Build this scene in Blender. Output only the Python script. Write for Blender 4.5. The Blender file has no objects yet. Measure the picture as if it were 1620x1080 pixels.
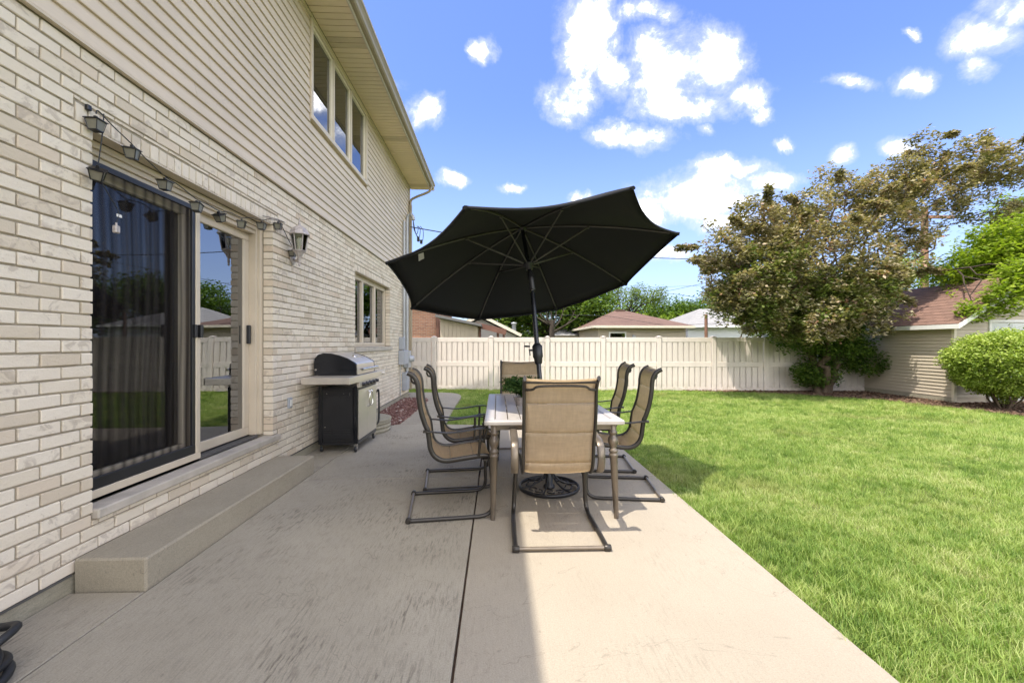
import bpy, math, random
import numpy as np
from mathutils import Vector, Matrix, Euler

R = math.radians
S = bpy.context.scene
COL = S.collection
random.seed(7)
RNG = np.random.default_rng(7)

# ------------------------------------------------------------------ camera
cam_d = bpy.data.cameras.new('camera')
cam_d.lens = 15.0
cam_d.sensor_width = 36.0
cam_d.shift_y = 3 / 1620
cam_d.clip_start = 0.05
cam_d.clip_end = 2000
cam = bpy.data.objects.new('camera', cam_d)
COL.objects.link(cam)
cam.location = (0, 0, 1.30)
cam.rotation_euler = (R(90), 0, -math.atan(23 / 675))
S.camera = cam

# ------------------------------------------------------------------ sun, sky
SX, SY = 0.33, 0.27                      # metres the sunlight travels in x and y per metre of fall
sun_elev = math.atan(1 / math.hypot(SX, SY))
to_sun = Vector((-SX, -SY, 1)).normalized()
sun_d = bpy.data.lights.new('sun', 'SUN')
sun_d.energy = 2.75
sun_d.angle = R(0.53)
sun_d.color = (1.0, 0.93, 0.84)
sun = bpy.data.objects.new('sun', sun_d)
COL.objects.link(sun)
sun.rotation_euler = (-to_sun).to_track_quat('-Z', 'Y').to_euler()
sun.location = (-6, -6, 18)

W = bpy.data.worlds.new('World')
S.world = W
W.use_nodes = True
wt = W.node_tree
wt.nodes.clear()


class NT:
    """tiny helper for building node trees"""
    def __init__(self, tree):
        self.t = tree

    def n(self, typ, **kw):
        nd = self.t.nodes.new(typ)
        for k, v in kw.items():
            if k == 'ins':
                for kk, vv in v.items():
                    self.put(nd, kk, vv)
            else:
                setattr(nd, k, v)
        return nd

    def put(self, nd, key, v):
        s = nd.inputs[key]
        if isinstance(v, bpy.types.NodeSocket):
            self.t.links.new(v, s)
        elif isinstance(v, bpy.types.Node):
            self.t.links.new(v.outputs[0], s)
        else:
            if hasattr(s, 'default_value'):
                if s.type == 'RGBA' and len(v) == 3:
                    v = (*v, 1)
                s.default_value = v

    def m(self, op, a, b=0.5, c=0.5, clamp=False):
        nd = self.n('ShaderNodeMath', operation=op, use_clamp=clamp)
        self.put(nd, 0, a)
        self.put(nd, 1, b)
        self.put(nd, 2, c)
        return nd.outputs[0]

    def mix(self, fac, a, b, blend='MIX'):
        nd = self.n('ShaderNodeMix', data_type='RGBA', blend_type=blend)
        self.put(nd, 0, fac)
        for i, v in ((6, a), (7, b)):
            self.put(nd, i, v)
        return nd.outputs[2]

    def ramp(self, fac, stops, interp='LINEAR'):
        nd = self.n('ShaderNodeValToRGB')
        cr = nd.color_ramp
        cr.interpolation = interp
        while len(cr.elements) < len(stops):
            cr.elements.new(0.5)
        for e, (p, c) in zip(cr.elements, stops):
            e.position = p
            e.color = (*c, 1) if not isinstance(c, (int, float)) else (c, c, c, 1)
        self.put(nd, 0, fac)
        return nd.outputs[0]

    def noise(self, vec, scale, detail=4, rough=0.55, dist=0.0, col=False):
        nd = self.n('ShaderNodeTexNoise')
        nd.inputs['Scale'].default_value = scale
        nd.inputs['Detail'].default_value = detail
        nd.inputs['Roughness'].default_value = rough
        nd.inputs['Distortion'].default_value = dist
        self.put(nd, 'Vector', vec)
        return nd.outputs[1 if col else 0]

    def mapping(self, vec, scale=(1, 1, 1), loc=(0, 0, 0), rot=(0, 0, 0)):
        nd = self.n('ShaderNodeMapping')
        nd.inputs['Scale'].default_value = scale
        nd.inputs['Location'].default_value = loc
        nd.inputs['Rotation'].default_value = rot
        self.put(nd, 'Vector', vec)
        return nd.outputs[0]


w = NT(wt)
sky = w.n('ShaderNodeTexSky', sky_type='NISHITA')
sky.sun_disc = False
sky.sun_elevation = sun_elev
sky.sun_rotation = math.atan2(to_sun.x, to_sun.y)
sky.air_density = 1.0
sky.dust_density = 0.9
sky.ozone_density = 1.2
geo = w.n('ShaderNodeTexCoord')
sep = w.n('ShaderNodeSeparateXYZ')
wt.links.new(geo.outputs['Generated'], sep.inputs[0])
sx_, sy_, sz_ = sep.outputs
ysafe = w.m('MAXIMUM', sy_, 0.12)
U = w.m('DIVIDE', sx_, ysafe)
V = w.m('DIVIDE', sz_, ysafe)
wn = w.noise(geo.outputs['Generated'], 7.0, 8, 0.62, 0.3, col=True)
wsep = w.n('ShaderNodeSeparateColor')
wt.links.new(wn, wsep.inputs[0])
Ud = w.m('ADD', U, w.m('MULTIPLY', w.m('SUBTRACT', wsep.outputs[0], 0.5), 0.15))
Vd = w.m('ADD', V, w.m('MULTIPLY', w.m('SUBTRACT', wsep.outputs[1], 0.5), 0.13))
# clouds of the day: direction (x/y, z/y), half width, half height, strength
CLOUDS = []
for cpx, cpy, crx, cry, cst in (       # where the clouds stood, as seen from the yard: azimuth and height given by photo pixels
    (925, 55, 50, 75, 1), (900, 150, 48, 42, 1), (1045, 120, 62, 60, 1), (1115, 105, 72, 58, 1), (1185, 150, 45, 30, .95), (965, 130, 45, 38, .9),
    (992, 214, 62, 20, .95), (1030, 24, 48, 18, .75), (1215, 178, 24, 16, .9), (1075, 170, 90, 26, .9),
    (767, 76, 17, 22, .8), (666, 176, 32, 28, 1), (707, 285, 25, 14, .95), (808, 292, 24, 12, .95),
    (1148, 268, 84, 20, .95), (1215, 286, 58, 17, .9), (1100, 312, 92, 26, 1), (1085, 345, 60, 18, .8), (920, 312, 22, 9, .85),
    (1241, 230, 17, 11, .9), (1339, 238, 28, 19, 1), (1432, 224, 34, 18, .95), (1446, 124, 36, 22, .85), (1565, 62, 72, 44, 1), (1605, 18, 60, 40, 1),
    (1548, 112, 36, 24, .95), (1441, 47, 12, 9, .8), (1338, 128, 42, 9, .55), (1110, 207, 15, 10, .6), (1000, 395, 120, 14, .7), (1065, 332, 100, 26, .95), (1120, 298, 110, 34, .9), (560, 130, 60, 16, .6), (1150, 352, 80, 16, .85), (1700, 180, 60, 30, .9)):
    ca, cv_ = (cpx - 810) / 675, (543 - cpy) / 675
    cth = math.atan(23 / 675)
    ck_ = -ca * math.sin(cth) + math.cos(cth)
    CLOUDS.append(((ca * math.cos(cth) + math.sin(cth)) / ck_, cv_ / ck_, crx / 675, cry / 675, cst))
field = None
for cu, cv, ru, rv, st in CLOUDS:
    a = w.m('DIVIDE', w.m('SUBTRACT', Ud, cu), ru)
    b = w.m('DIVIDE', w.m('SUBTRACT', Vd, cv), rv)
    d2 = w.m('ADD', w.m('MULTIPLY', a, a), w.m('MULTIPLY', b, b))
    f = w.m('MULTIPLY', w.m('SUBTRACT', 1.5, d2), st)
    field = f if field is None else w.m('MAXIMUM', field, f)
field = w.m('MAXIMUM', field, -1.5)
wn2 = w.noise(geo.outputs['Generated'], 13.0, 12, 0.70, 0.25)
field = w.m('ADD', field, w.m('MULTIPLY', w.m('SUBTRACT', wn2, 0.5), 3.9))
front = w.n('ShaderNodeMapRange', ins={0: sy_, 1: 0.14, 2: 0.3})
cloud_f = w.n('ShaderNodeMapRange', interpolation_type='SMOOTHSTEP', ins={0: field, 1: -0.35, 2: 2.3})
back_n = w.noise(w.mapping(geo.outputs['Generated'], scale=(1, 1, 2.2)), 2.6, 9, 0.62)
cloud_b = w.n('ShaderNodeMapRange', interpolation_type='SMOOTHSTEP', ins={0: back_n, 1: 0.40, 2: 0.58})
cl = w.n('ShaderNodeMix', data_type='FLOAT', ins={0: front.outputs[0], 2: cloud_b.outputs[0], 3: cloud_f.outputs[0]})
hz = w.n('ShaderNodeMapRange', interpolation_type='SMOOTHSTEP', ins={0: sz_, 1: 0.0, 2: 0.06})
clm = w.m('MULTIPLY', cl.outputs[0], hz.outputs[0])
hzmix = w.n('ShaderNodeMapRange', interpolation_type='SMOOTHSTEP', ins={0: sz_, 1: 0.0, 2: 0.5, 3: 0.42, 4: 0.04})
SKYM = w.mix(hzmix.outputs[0], w.mix(1.0, sky.outputs[0], (0.57, 0.67, 1.0), 'MULTIPLY'), (3.0, 3.35, 3.9))
THICK = w.n('ShaderNodeMapRange', interpolation_type='SMOOTHSTEP', ins={0: clm, 1: 0.35, 2: 1.0})
CLCOL = w.mix(THICK.outputs[0], (3.5, 3.6, 3.8), w.ramp(wn2, [(0.34, (10.0, 9.8, 9.6)), (0.6, (18.5, 17.8, 17.0))]))
skyc = w.mix(clm, SKYM, CLCOL)
bg = w.n('ShaderNodeBackground')
wt.links.new(skyc, bg.inputs[0])
bg.inputs[1].default_value = 0.15
wo = w.n('ShaderNodeOutputWorld')
wt.links.new(bg.outputs[0], wo.inputs[0])

S.view_settings.view_transform = 'Standard'
S.view_settings.look = 'None'
S.view_settings.gamma = 1
S.view_settings.use_curve_mapping = False
S.view_settings.exposure = 1.15
S.cycles.max_bounces = 8
S.cycles.diffuse_bounces = 3
S.cycles.glossy_bounces = 4
S.cycles.transmission_bounces = 6
S.cycles.transparent_max_bounces = 12
S.cycles.use_denoising = True


# ------------------------------------------------------------------ materials
def mat(name):
    m = bpy.data.materials.new(name)
    m.use_nodes = True
    t = m.node_tree
    t.nodes.clear()
    g = NT(t)
    out = g.n('ShaderNodeOutputMaterial')
    return m, g, out


def pos(g):
    return g.n('ShaderNodeNewGeometry').outputs['Position']


def finish(g, out, color, rough=0.6, metal=0.0, bump=None, bstr=0.3, bdist=0.01, spec=0.5, **kw):
    b = g.n('ShaderNodeBsdfPrincipled')
    g.put(b, 'Base Color', color)
    g.put(b, 'Roughness', rough)
    g.put(b, 'Metallic', metal)
    g.put(b, 'Specular IOR Level', spec)
    for k, v in kw.items():
        g.put(b, k.replace('_', ' '), v)
    if bump is not None:
        bp = g.n('ShaderNodeBump')
        bp.inputs['Strength'].default_value = bstr
        bp.inputs['Distance'].default_value = bdist
        g.put(bp, 'Height', bump)
        g.t.links.new(bp.outputs[0], b.inputs['Normal'])
    g.t.links.new(b.outputs[0], out.inputs[0])
    return b


def simple(name, col, rough=0.5, metal=0.0, var=0.12, nscale=8.0, bstr=0.1, bscale=60, spec=0.5, stretch=(1, 1, 1)):
    m, g, out = mat(name)
    p = g.mapping(pos(g), scale=stretch)
    n1 = g.noise(p, nscale, 5, 0.6)
    dark = tuple(c * (1 - var) for c in col)
    lite = tuple(min(1, c * (1 + var)) for c in col)
    c = g.ramp(n1, [(0.3, dark), (0.7, lite)])
    n2 = g.noise(p, bscale, 4, 0.6)
    r = g.ramp(n1, [(0.3, max(0, rough - .06)), (0.7, min(1, rough + .06))])
    finish(g, out, c, r, metal, n2, bstr, 0.002, spec)
    return m


def brick_mat(name, use_attr):
    m, g, out = mat(name)
    if use_attr:
        rnd = g.n('ShaderNodeAttribute', attribute_name='tint').outputs['Fac']
    else:
        rnd = g.n('ShaderNodeObjectInfo').outputs['Random']
    p = pos(g)
    base = g.ramp(rnd, [(0.0, (.60, .50, .37)), (0.12, (.72, .625, .485)), (0.5, (.79, .70, .565)), (.88, (.76, .665, .53)), (1.0, (.66, .54, .40))])
    # smeared darker patches, on some bricks more than on others
    off = g.n('ShaderNodeCombineXYZ')
    g.put(off, 0, g.m('MULTIPLY', rnd, 37.0))
    g.put(off, 2, g.m('MULTIPLY', rnd, 91.0))
    va = g.n('ShaderNodeVectorMath', operation='ADD')
    g.put(va, 0, g.mapping(p, scale=(1, 1, 1.3)))
    g.put(va, 1, off)
    n = g.noise(va.outputs[0], 9.0, 5, 0.62, 1.4)
    amt = g.m('FRACT', g.m('MULTIPLY', rnd, 13.7))
    thr = g.n('ShaderNodeMapRange', ins={0: amt, 1: 0.0, 2: 1.0, 3: 0.70, 4: 0.47})
    patch = g.n('ShaderNodeMapRange', interpolation_type='SMOOTHSTEP')
    g.put(patch, 0, g.m('SUBTRACT', n, thr.outputs[0]))
    patch.inputs[1].default_value = 0.0
    patch.inputs[2].default_value = 0.12
    c = g.mix(g.m('MULTIPLY', patch.outputs[0], 0.48), base, (.37, .295, .225))
    n3 = g.noise(va.outputs[0], 60, 4, 0.7)
    c = g.mix(g.n('ShaderNodeMapRange', ins={0: n3, 1: 0.62, 2: 0.75, 3: 0.0, 4: .55}).outputs[0], c, (.36, .27, .2))
    big = g.noise(p, 0.7, 3, 0.5)
    c = g.mix(g.m('MULTIPLY', big, 0.24), c, (.48, .42, .35))
    h = g.m('ADD', g.noise(va.outputs[0], 45, 5, 0.7), g.m('MULTIPLY', n, 1.2))
    finish(g, out, c, 0.88, 0, h, 0.55, 0.006, 0.25)
    return m


M = {}
M['brick'] = brick_mat('cream_brick', False)
M['brick_far'] = brick_mat('cream_brick_mass', True)


def mortar_mat():
    m, g, out = mat('mortar')
    p = pos(g)
    n = g.noise(p, 5, 5, 0.6)
    c = g.ramp(n, [(0.3, (.31, .265, .195)), (0.7, (.40, .345, .265))])
    finish(g, out, c, 0.95, 0, g.noise(p, 150, 4, 0.7), 0.5, 0.004, 0.2)
    return m


M['mortar'] = mortar_mat()


def concrete_mat(name, c0, c1, streak=0.5, clean=False):
    m, g, out = mat(name)
    p = pos(g)
    large = g.noise(p, 0.9, 5, 0.6, 0.4)
    c = g.ramp(large, [(0.28, c0), (0.72, c1)])
    st = g.noise(g.mapping(p, scale=(60, 9.0, 30)), 1.0, 5, 0.65)
    stain = g.n('ShaderNodeMapRange', interpolation_type='SMOOTHSTEP', ins={0: g.noise(p, 1.9, 6, 0.65, 0.6), 1: 0.42, 2: 0.72})
    sdark = g.n('ShaderNodeMapRange', interpolation_type='SMOOTHSTEP', ins={0: st, 1: 0.48, 2: 0.64})
    f = g.m('MULTIPLY', g.m('MULTIPLY', sdark.outputs[0], stain.outputs[0]), streak)
    c = g.mix(f, c, (.13, .11, .085))
    fine = g.noise(p, 150, 4, 0.8)
    c = g.mix(g.n('ShaderNodeMapRange', ins={0: fine, 1: .38, 2: .66, 3: .0, 4: .55}).outputs[0], c, tuple(v * .62 for v in c0))
    grit = g.n('ShaderNodeTexVoronoi', feature='F1', ins={'Vector': p, 'Scale': 95.0})
    c = g.mix(g.n('ShaderNodeMapRange', ins={0: grit.outputs['Distance'], 1: .10, 2: .22, 3: .32, 4: 0}).outputs[0], c, tuple(v * .5 for v in c0))
    spots = g.n('ShaderNodeMapRange', ins={0: g.noise(p, 34, 4, 0.7), 1: .64, 2: .74, 3: 0, 4: .55})
    c = g.mix(spots.outputs[0], c, (.14, .12, .095))
    blot = g.n('ShaderNodeMapRange', interpolation_type='SMOOTHSTEP', ins={0: g.noise(p, 3.2, 5, .6, .8), 1: .58, 2: .75, 3: 0, 4: .10 if clean else .36})
    c = g.mix(blot.outputs[0], c, (.2, .17, .14))
    hair = g.n('ShaderNodeMapRange', ins={0: g.m('ABSOLUTE', g.m('SUBTRACT', g.noise(p, .55, 5, .6, 1.5), .5)), 1: 0, 2: .0016, 3: .35, 4: 0})
    c = g.mix(hair.outputs[0], c, (.12, .1, .08))
    broom = g.noise(g.mapping(p, scale=(150, 11, 60)), 1.0, 3, .6)
    c = g.mix(g.n('ShaderNodeMapRange', ins={0: broom, 1: .5, 2: .72, 3: 0, 4: .12 if clean else .42}).outputs[0], c, tuple(v * .5 for v in c0))
    h = g.m('ADD', g.m('MULTIPLY', st, 0.8), g.m('MULTIPLY', g.noise(p, 120, 4, .7), 0.7))
    finish(g, out, c, 0.9, 0, h, 0.45, 0.004, 0.25)
    return m


M['concrete'] = concrete_mat('broomed_concrete', (.345, .305, .235), (.465, .415, .325), 1.0)
M['concrete_clean'] = concrete_mat('cleaner_broomed_concrete', (.37, .32, .245), (.435, .38, .295), 0.3, True)
M['step'] = concrete_mat('step_concrete', (.32, .28, .205), (.43, .38, .29), 0.25, True)
M['foundation'] = concrete_mat('foundation_concrete', (.33, .30, .22), (.46, .42, .32), 0.5)
M['stone'] = simple('limestone', (.46, .41, .34), 0.8, 0, 0.16, 6, .5, 60, .25)


def siding_mat(name, col, grime=0.12, zgrain=True):
    m, g, out = mat(name)
    p = pos(g)
    rnd = g.n('ShaderNodeObjectInfo').outputs['Random']
    n = g.noise(p, 1.4, 4, 0.5)
    c = g.ramp(n, [(0.3, tuple(v * (1 - grime) for v in col)), (0.7, col)])
    c = g.mix(g.m('MULTIPLY', rnd, 0.30), c, tuple(v * .78 for v in col))
    gr = g.noise(g.mapping(p, scale=(1, .06, 1)), 95, 5, 0.65)
    c = g.mix(g.n('ShaderNodeMapRange', ins={0: gr, 1: .35, 2: .7, 3: 0, 4: .22}).outputs[0], c, tuple(v * .7 for v in col))
    h = g.m('ADD', gr, g.m('MULTIPLY', g.noise(g.mapping(p, scale=(1, .5, 1)), 3.0, 2, .5), 2.0))
    finish(g, out, c, 0.5, 0, h, 0.3, 0.004, 0.35)
    return m


M['siding'] = siding_mat('taupe_vinyl_siding', (.70, .585, .44))
M['garage_siding'] = siding_mat('garage_vinyl_siding', (.58, .50, .385))
M['soffit'] = simple('soffit_aluminium', (.76, .62, .43), 0.45, 0, .06, 2, .1, 20)
M['soffit_vent'] = simple('soffit_vent', (.60, .49, .335), 0.55, 0, .1, 2, .6, 260)
M['gutter'] = simple('gutter_paint', (.33, .275, .19), 0.42, 0, .12, 3, .15, 30)
M['fascia'] = simple('fascia_paint', (.56, .50, .39), 0.42, 0, .08, 3, .1, 30)
M['trim'] = simple('tan_window_trim', (.60, .51, .385), 0.42, 0, .07, 3, .1, 30)
M['trim_dark'] = simple('dark_track_trim', (.09, .085, .08), 0.5, 0, .1, 3, .1, 30)  # near-black colour shared by door track, flashing and soffit backing
M['fence'] = None


def fence_mat():
    m, g, out = mat('sand_vinyl')
    p = pos(g)
    rnd = g.n('ShaderNodeObjectInfo').outputs['Random']
    c = g.ramp(g.noise(p, 2.2, 5, .6), [(.3, (.70, .62, .535)), (.7, (.78, .695, .605))])
    c = g.mix(g.m('MULTIPLY', rnd, .12), c, (.60, .53, .45))
    sz = g.n('ShaderNodeSeparateXYZ')
    g.put(sz, 0, p)
    splash = g.m('MULTIPLY', g.n('ShaderNodeMapRange', ins={0: sz.outputs[2], 1: .0, 2: .30, 3: 1, 4: 0}).outputs[0], g.n('ShaderNodeMapRange', ins={0: g.noise(p, 9, 5, .7), 1: .4, 2: .7}).outputs[0])
    c = g.mix(g.m('MULTIPLY', splash, .6), c, (.33, .27, .18))
    drip = g.noise(g.mapping(p, scale=(26, 26, 1.2)), 1, 4, .6)
    c = g.mix(g.n('ShaderNodeMapRange', ins={0: drip, 1: .55, 2: .8, 3: 0, 4: .25}).outputs[0], c, (.48, .42, .34))
    finish(g, out, c, .42, 0, g.noise(p, 20, 4, .6), .12, .002, .5)
    return m


M['fence'] = fence_mat()
M['black_metal'] = simple('black_metal', (.014, .014, .016), 0.38, 0.0, .2, 6, .12, 90)
M['black_gloss'] = simple('black_enamel', (.010, .011, .014), 0.22, 0.0, .2, 6, .05, 90)
M['bronze'] = simple('taupe_bronze_metal', (.20, .165, .125), 0.36, 0.55, .14, 9, .12, 120)
M['frame_dark'] = simple('chair_frame_bronze', (.055, .049, .042), 0.36, 0.55, .14, 9, .12, 120)
M['steel'] = simple('stainless_steel', (.66, .60, .51), 0.38, 0.6, .08, 4, .1, 120, .5, (1, .08, 1))
M['chrome'] = simple('chrome', (.75, .74, .72), 0.16, 1.0, .04, 5, .03, 60)
M['galv'] = simple('galvanised_steel', (.42, .43, .44), 0.5, 0.4, .12, 8, .2, 60)
M['grey_box'] = simple('grey_utility_paint', (.36, .38, .41), 0.5, 0.1, .08, 8, .1, 60)
M['rubber'] = simple('black_rubber', (.015, .016, .018), 0.55, 0.0, .2, 20, .3, 150)
M['pewter'] = simple('weathered_pewter', (.46, .41, .38), 0.5, 0.2, .3, 40, .5, 150)
M['white_paint'] = simple('white_paint', (.78, .77, .73), 0.5, 0, .05, 2, .08, 30)
M['white_plastic'] = simple('white_plastic', (.72, .70, .64), 0.4, 0, .04, 20, .05, 30)
M['bark'] = simple('bark', (.13, .095, .065), 0.95, 0, .45, 14, 1.0, 26, .15, (1, 1, .25))
M['bark_grey'] = simple('bark_grey', (.06, .048, .037), 0.95, 0, .4, 10, 1.0, 20, .15, (1, 1, .25))
M['pole_wood'] = simple('pole_wood', (.27, .15, .10), 0.9, 0, .3, 9, .6, 20, .15, (1, 1, .1))
M['door_white'] = simple('garage_door_white', (.62, .64, .60), 0.5, 0, .06, 2, .08, 30)
M['interior'] = simple('dark_interior', (.05, .045, .04), 0.9, 0, .2, 3, .1, 30)
M['interior_floor'] = simple('interior_floor', (.10, .07, .05), 0.6, 0, .2, 3, .1, 30)
M['blind'] = simple('vertical_blind', (.80, .78, .72), 0.8, 0, .1, 3, .1, 30)
M['wire'] = simple('cable_black', (.02, .02, .02), 0.6, 0, .1, 3, .05, 30)
M['brown_paint'] = simple('brown_paint', (.16, .075, .05), 0.6, 0, .15, 3, .1, 30)
M['cream_paint'] = simple('cream_paint', (.72, .64, .50), 0.5, 0, .08, 3, .1, 30)
M['grey_siding'] = siding_mat('grey_siding', (.42, .385, .345))
M['white_siding'] = siding_mat('white_siding', (.72, .73, .74))
M['tan_wall'] = siding_mat('tan_wall', (.52, .43, .33))


def shingle_mat(name, a, b):
    m, g, out = mat(name)
    p = pos(g)
    br = g.n('ShaderNodeTexBrick')
    br.inputs['Scale'].default_value = 1.0
    br.inputs['Brick Width'].default_value = 0.22
    br.inputs['Row Height'].default_value = 0.11
    br.inputs['Mortar Size'].default_value = 0.006
    br.inputs['Color1'].default_value = (*a, 1)
    br.inputs['Color2'].default_value = (*b, 1)
    br.inputs['Mortar'].default_value = (*[v * .45 for v in a], 1)
    tc = g.n('ShaderNodeTexCoord')
    g.put(br, 'Vector', tc.outputs['UV'])
    n = g.noise(p, 1.3, 5, .6)
    c = g.mix(g.m('MULTIPLY', n, .4), br.outputs[0], tuple(v * .6 for v in a))
    fine = g.noise(p, 40, 3, .7)
    c = g.mix(g.n('ShaderNodeMapRange', ins={0: fine, 1: .4, 2: .8, 3: 0, 4: .4}).outputs[0], c, tuple(v * .5 for v in b))
    finish(g, out, c, .95, 0, g.m('ADD', br.outputs[1], fine), .4, .01, .15)
    return m


M['shingle'] = shingle_mat('red_brown_shingles', (.27, .165, .125), (.20, .125, .098))
M['shingle_far'] = shingle_mat('tan_red_shingles', (.21, .135, .105), (.16, .10, .08))
M['shingle_grey'] = shingle_mat('grey_shingles', (.36, .35, .33), (.30, .29, .28))


def sling_mat():
    m, g, out = mat('tan_sling_mesh')
    p = g.n('ShaderNodeTexCoord').outputs['Object']
    sepx = g.n('ShaderNodeSeparateXYZ')
    g.put(sepx, 0, p)
    w1 = g.m('SINE', g.m('MULTIPLY', sepx.outputs[1], 900.0))
    w2 = g.m('SINE', g.m('MULTIPLY', g.m('ADD', sepx.outputs[2], sepx.outputs[0]), 900.0))
    weave = g.m('MULTIPLY', w1, w2)
    n = g.noise(g.mapping(p, scale=(1, .15, 1)), 60, 4, .6)
    n2 = g.noise(g.mapping(p, scale=(1, 1, .2)), 60, 4, .6)
    c = g.ramp(g.m('MULTIPLY', g.m('ADD', n, n2), .5), [(0.36, (.49, .39, .27)), (0.64, (.69, .565, .41))])
    h = g.m('ADD', weave, g.m('MULTIPLY', n, 1.0))
    bp = g.n('ShaderNodeBump')
    bp.inputs['Strength'].default_value = .25
    bp.inputs['Distance'].default_value = .002
    g.put(bp, 'Height', h)
    b = g.n('ShaderNodeBsdfPrincipled')
    g.put(b, 'Base Color', c)
    g.put(b, 'Roughness', .8)
    g.put(b, 'Specular IOR Level', .2)
    g.t.links.new(bp.outputs[0], b.inputs['Normal'])
    tr = g.n('ShaderNodeBsdfTranslucent')
    g.put(tr, 'Color', g.mix(.35, (.98, .86, .66), c))
    mx = g.n('ShaderNodeMixShader')
    mx.inputs[0].default_value = .62
    g.t.links.new(b.outputs[0], mx.inputs[1])
    g.t.links.new(tr.outputs[0], mx.inputs[2])
    g.t.links.new(mx.outputs[0], out.inputs[0])
    return m


M['sling'] = sling_mat()
M['canopy'] = simple('black_canvas', (.018, .0185, .021), 0.85, 0, .12, 5, .25, 420, .25)
M['rib'] = simple('grey_umbrella_rib', (.10, .095, .088), 0.45, 0.4, .1, 5, .1, 60)
M['table_top'] = simple('pale_taupe_tabletop', (.47, .43, .385), 0.33, 0.0, .07, 30, .12, 140, .5)


def leaf_mat(name, stops, trans=0.35, rough=.5, attr='tint', tcol=(1.0, 1.1, .45)):
    m, g, out = mat(name)
    if attr == 'object':
        f = g.n('ShaderNodeObjectInfo').outputs['Random']
    else:
        f = g.n('ShaderNodeAttribute', attribute_name=attr).outputs['Fac']
    c = g.ramp(f, stops)
    b = g.n('ShaderNodeBsdfPrincipled')
    g.put(b, 'Base Color', c)
    g.put(b, 'Roughness', rough)
    g.put(b, 'Specular IOR Level', .35)
    t = g.n('ShaderNodeBsdfTranslucent')
    g.put(t, 'Color', g.mix(1.0, c, tcol, 'MULTIPLY'))
    mx = g.n('ShaderNodeMixShader')
    mx.inputs[0].default_value = trans
    g.t.links.new(b.outputs[0], mx.inputs[1])
    g.t.links.new(t.outputs[0], mx.inputs[2])
    g.t.links.new(mx.outputs[0], out.inputs[0])
    return m


M['leaf_plum'] = leaf_mat('bronze_crab_leaf', [(0, (.06, .075, .03)), (.25, (.17, .165, .065)), (.5, (.32, .28, .15)), (.78, (.52, .45, .31)), (.9, (.42, .27, .18)), (1, (.28, .10, .065))], .3, .36, tcol=(1.0, 1.0, .40))
M['leaf_olive'] = leaf_mat('olive_crab_leaf', [(0, (.06, .09, .025)), (.4, (.14, .19, .04)), (.7, (.28, .29, .11)), (.9, (.46, .42, .24)), (1, (.30, .13, .07))], .35, .4, tcol=(.95, 1.05, .4))
M['leaf_green'] = leaf_mat('green_leaf', [(0, (.04, .08, .014)), (.5, (.10, .17, .025)), (1, (.21, .27, .045))], .4)
M['leaf_bright'] = leaf_mat('bright_green_leaf', [(0, (.11, .18, .02)), (.5, (.25, .34, .035)), (1, (.42, .48, .07))], .5)
M['leaf_bush'] = leaf_mat('bush_leaf', [(0, (.12, .20, .03)), (.5, (.32, .41, .07)), (1, (.54, .60, .16))], .35)
M['leaf_dark'] = leaf_mat('deep_green_leaf', [(0, (.05, .10, .02)), (.5, (.11, .19, .03)), (1, (.24, .31, .06))], .35)
M['leaf_fern'] = leaf_mat('fern_leaf', [(0, (.035, .08, .02)), (.6, (.07, .14, .03)), (1, (.13, .19, .05))], .35)
M['leaf_pale'] = leaf_mat('pale_green_leaf', [(0, (.09, .14, .03)), (.5, (.17, .23, .06)), (1, (.26, .31, .10))], .45)


def grass_mat():
    m, g, out = mat('grass_blades')
    rnd = g.n('ShaderNodeObjectInfo').outputs['Random']
    p = g.n('ShaderNodeObjectInfo').outputs['Location']
    patch = g.noise(p, 1.3, 6, .68)
    f = g.m('ADD', g.m('MULTIPLY', rnd, .50), g.m('MULTIPLY_ADD', patch, .95, -.20))
    c = g.ramp(f, [(0.15, (.075, .15, .024)), (.4, (.20, .32, .055)), (.62, (.38, .48, .12)), (.85, (.58, .60, .27)), (1, (.66, .60, .36))])
    dry = g.n('ShaderNodeMapRange', interpolation_type='SMOOTHSTEP', ins={0: g.noise(p, .75, 4, .55, .8), 1: .56, 2: .72, 3: 0, 4: .5})
    c = g.mix(dry.outputs[0], c, (.40, .345, .155))
    b = g.n('ShaderNodeBsdfPrincipled')
    g.put(b, 'Base Color', c)
    g.put(b, 'Roughness', .5)
    g.put(b, 'Specular IOR Level', .3)
    t = g.n('ShaderNodeBsdfTranslucent')
    g.put(t, 'Color', g.mix(1.0, c, (1.0, 1.05, .5), 'MULTIPLY'))
    mx = g.n('ShaderNodeMixShader')
    mx.inputs[0].default_value = .4
    g.t.links.new(b.outputs[0], mx.inputs[1])
    g.t.links.new(t.outputs[0], mx.inputs[2])
    g.t.links.new(mx.outputs[0], out.inputs[0])
    return m


M['grass'] = grass_mat()


def lawn_mat():
    m, g, out = mat('lawn_thatch')
    p = pos(g)
    n = g.noise(p, 1.2, 5, .6)
    c = g.ramp(n, [(.3, (.12, .17, .035)), (.7, (.21, .23, .07))])
    f = g.noise(p, 60, 4, .7)
    c = g.mix(g.n('ShaderNodeMapRange', ins={0: f, 1: .4, 2: .7}).outputs[0], c, (.05, .06, .02))
    finish(g, out, c, .95, 0, f, .6, .02, .1)
    return m


M['lawn'] = lawn_mat()


def chips_mat(name, stops, attr=True):
    m, g, out = mat(name)
    f = g.n('ShaderNodeAttribute', attribute_name='tint').outputs['Fac'] if attr else g.noise(pos(g), 22, 5, .7)
    c = g.ramp(f, stops)
    finish(g, out, c, .9, 0, g.noise(pos(g), 90, 4, .7), .5, .006, .2)
    return m


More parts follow.
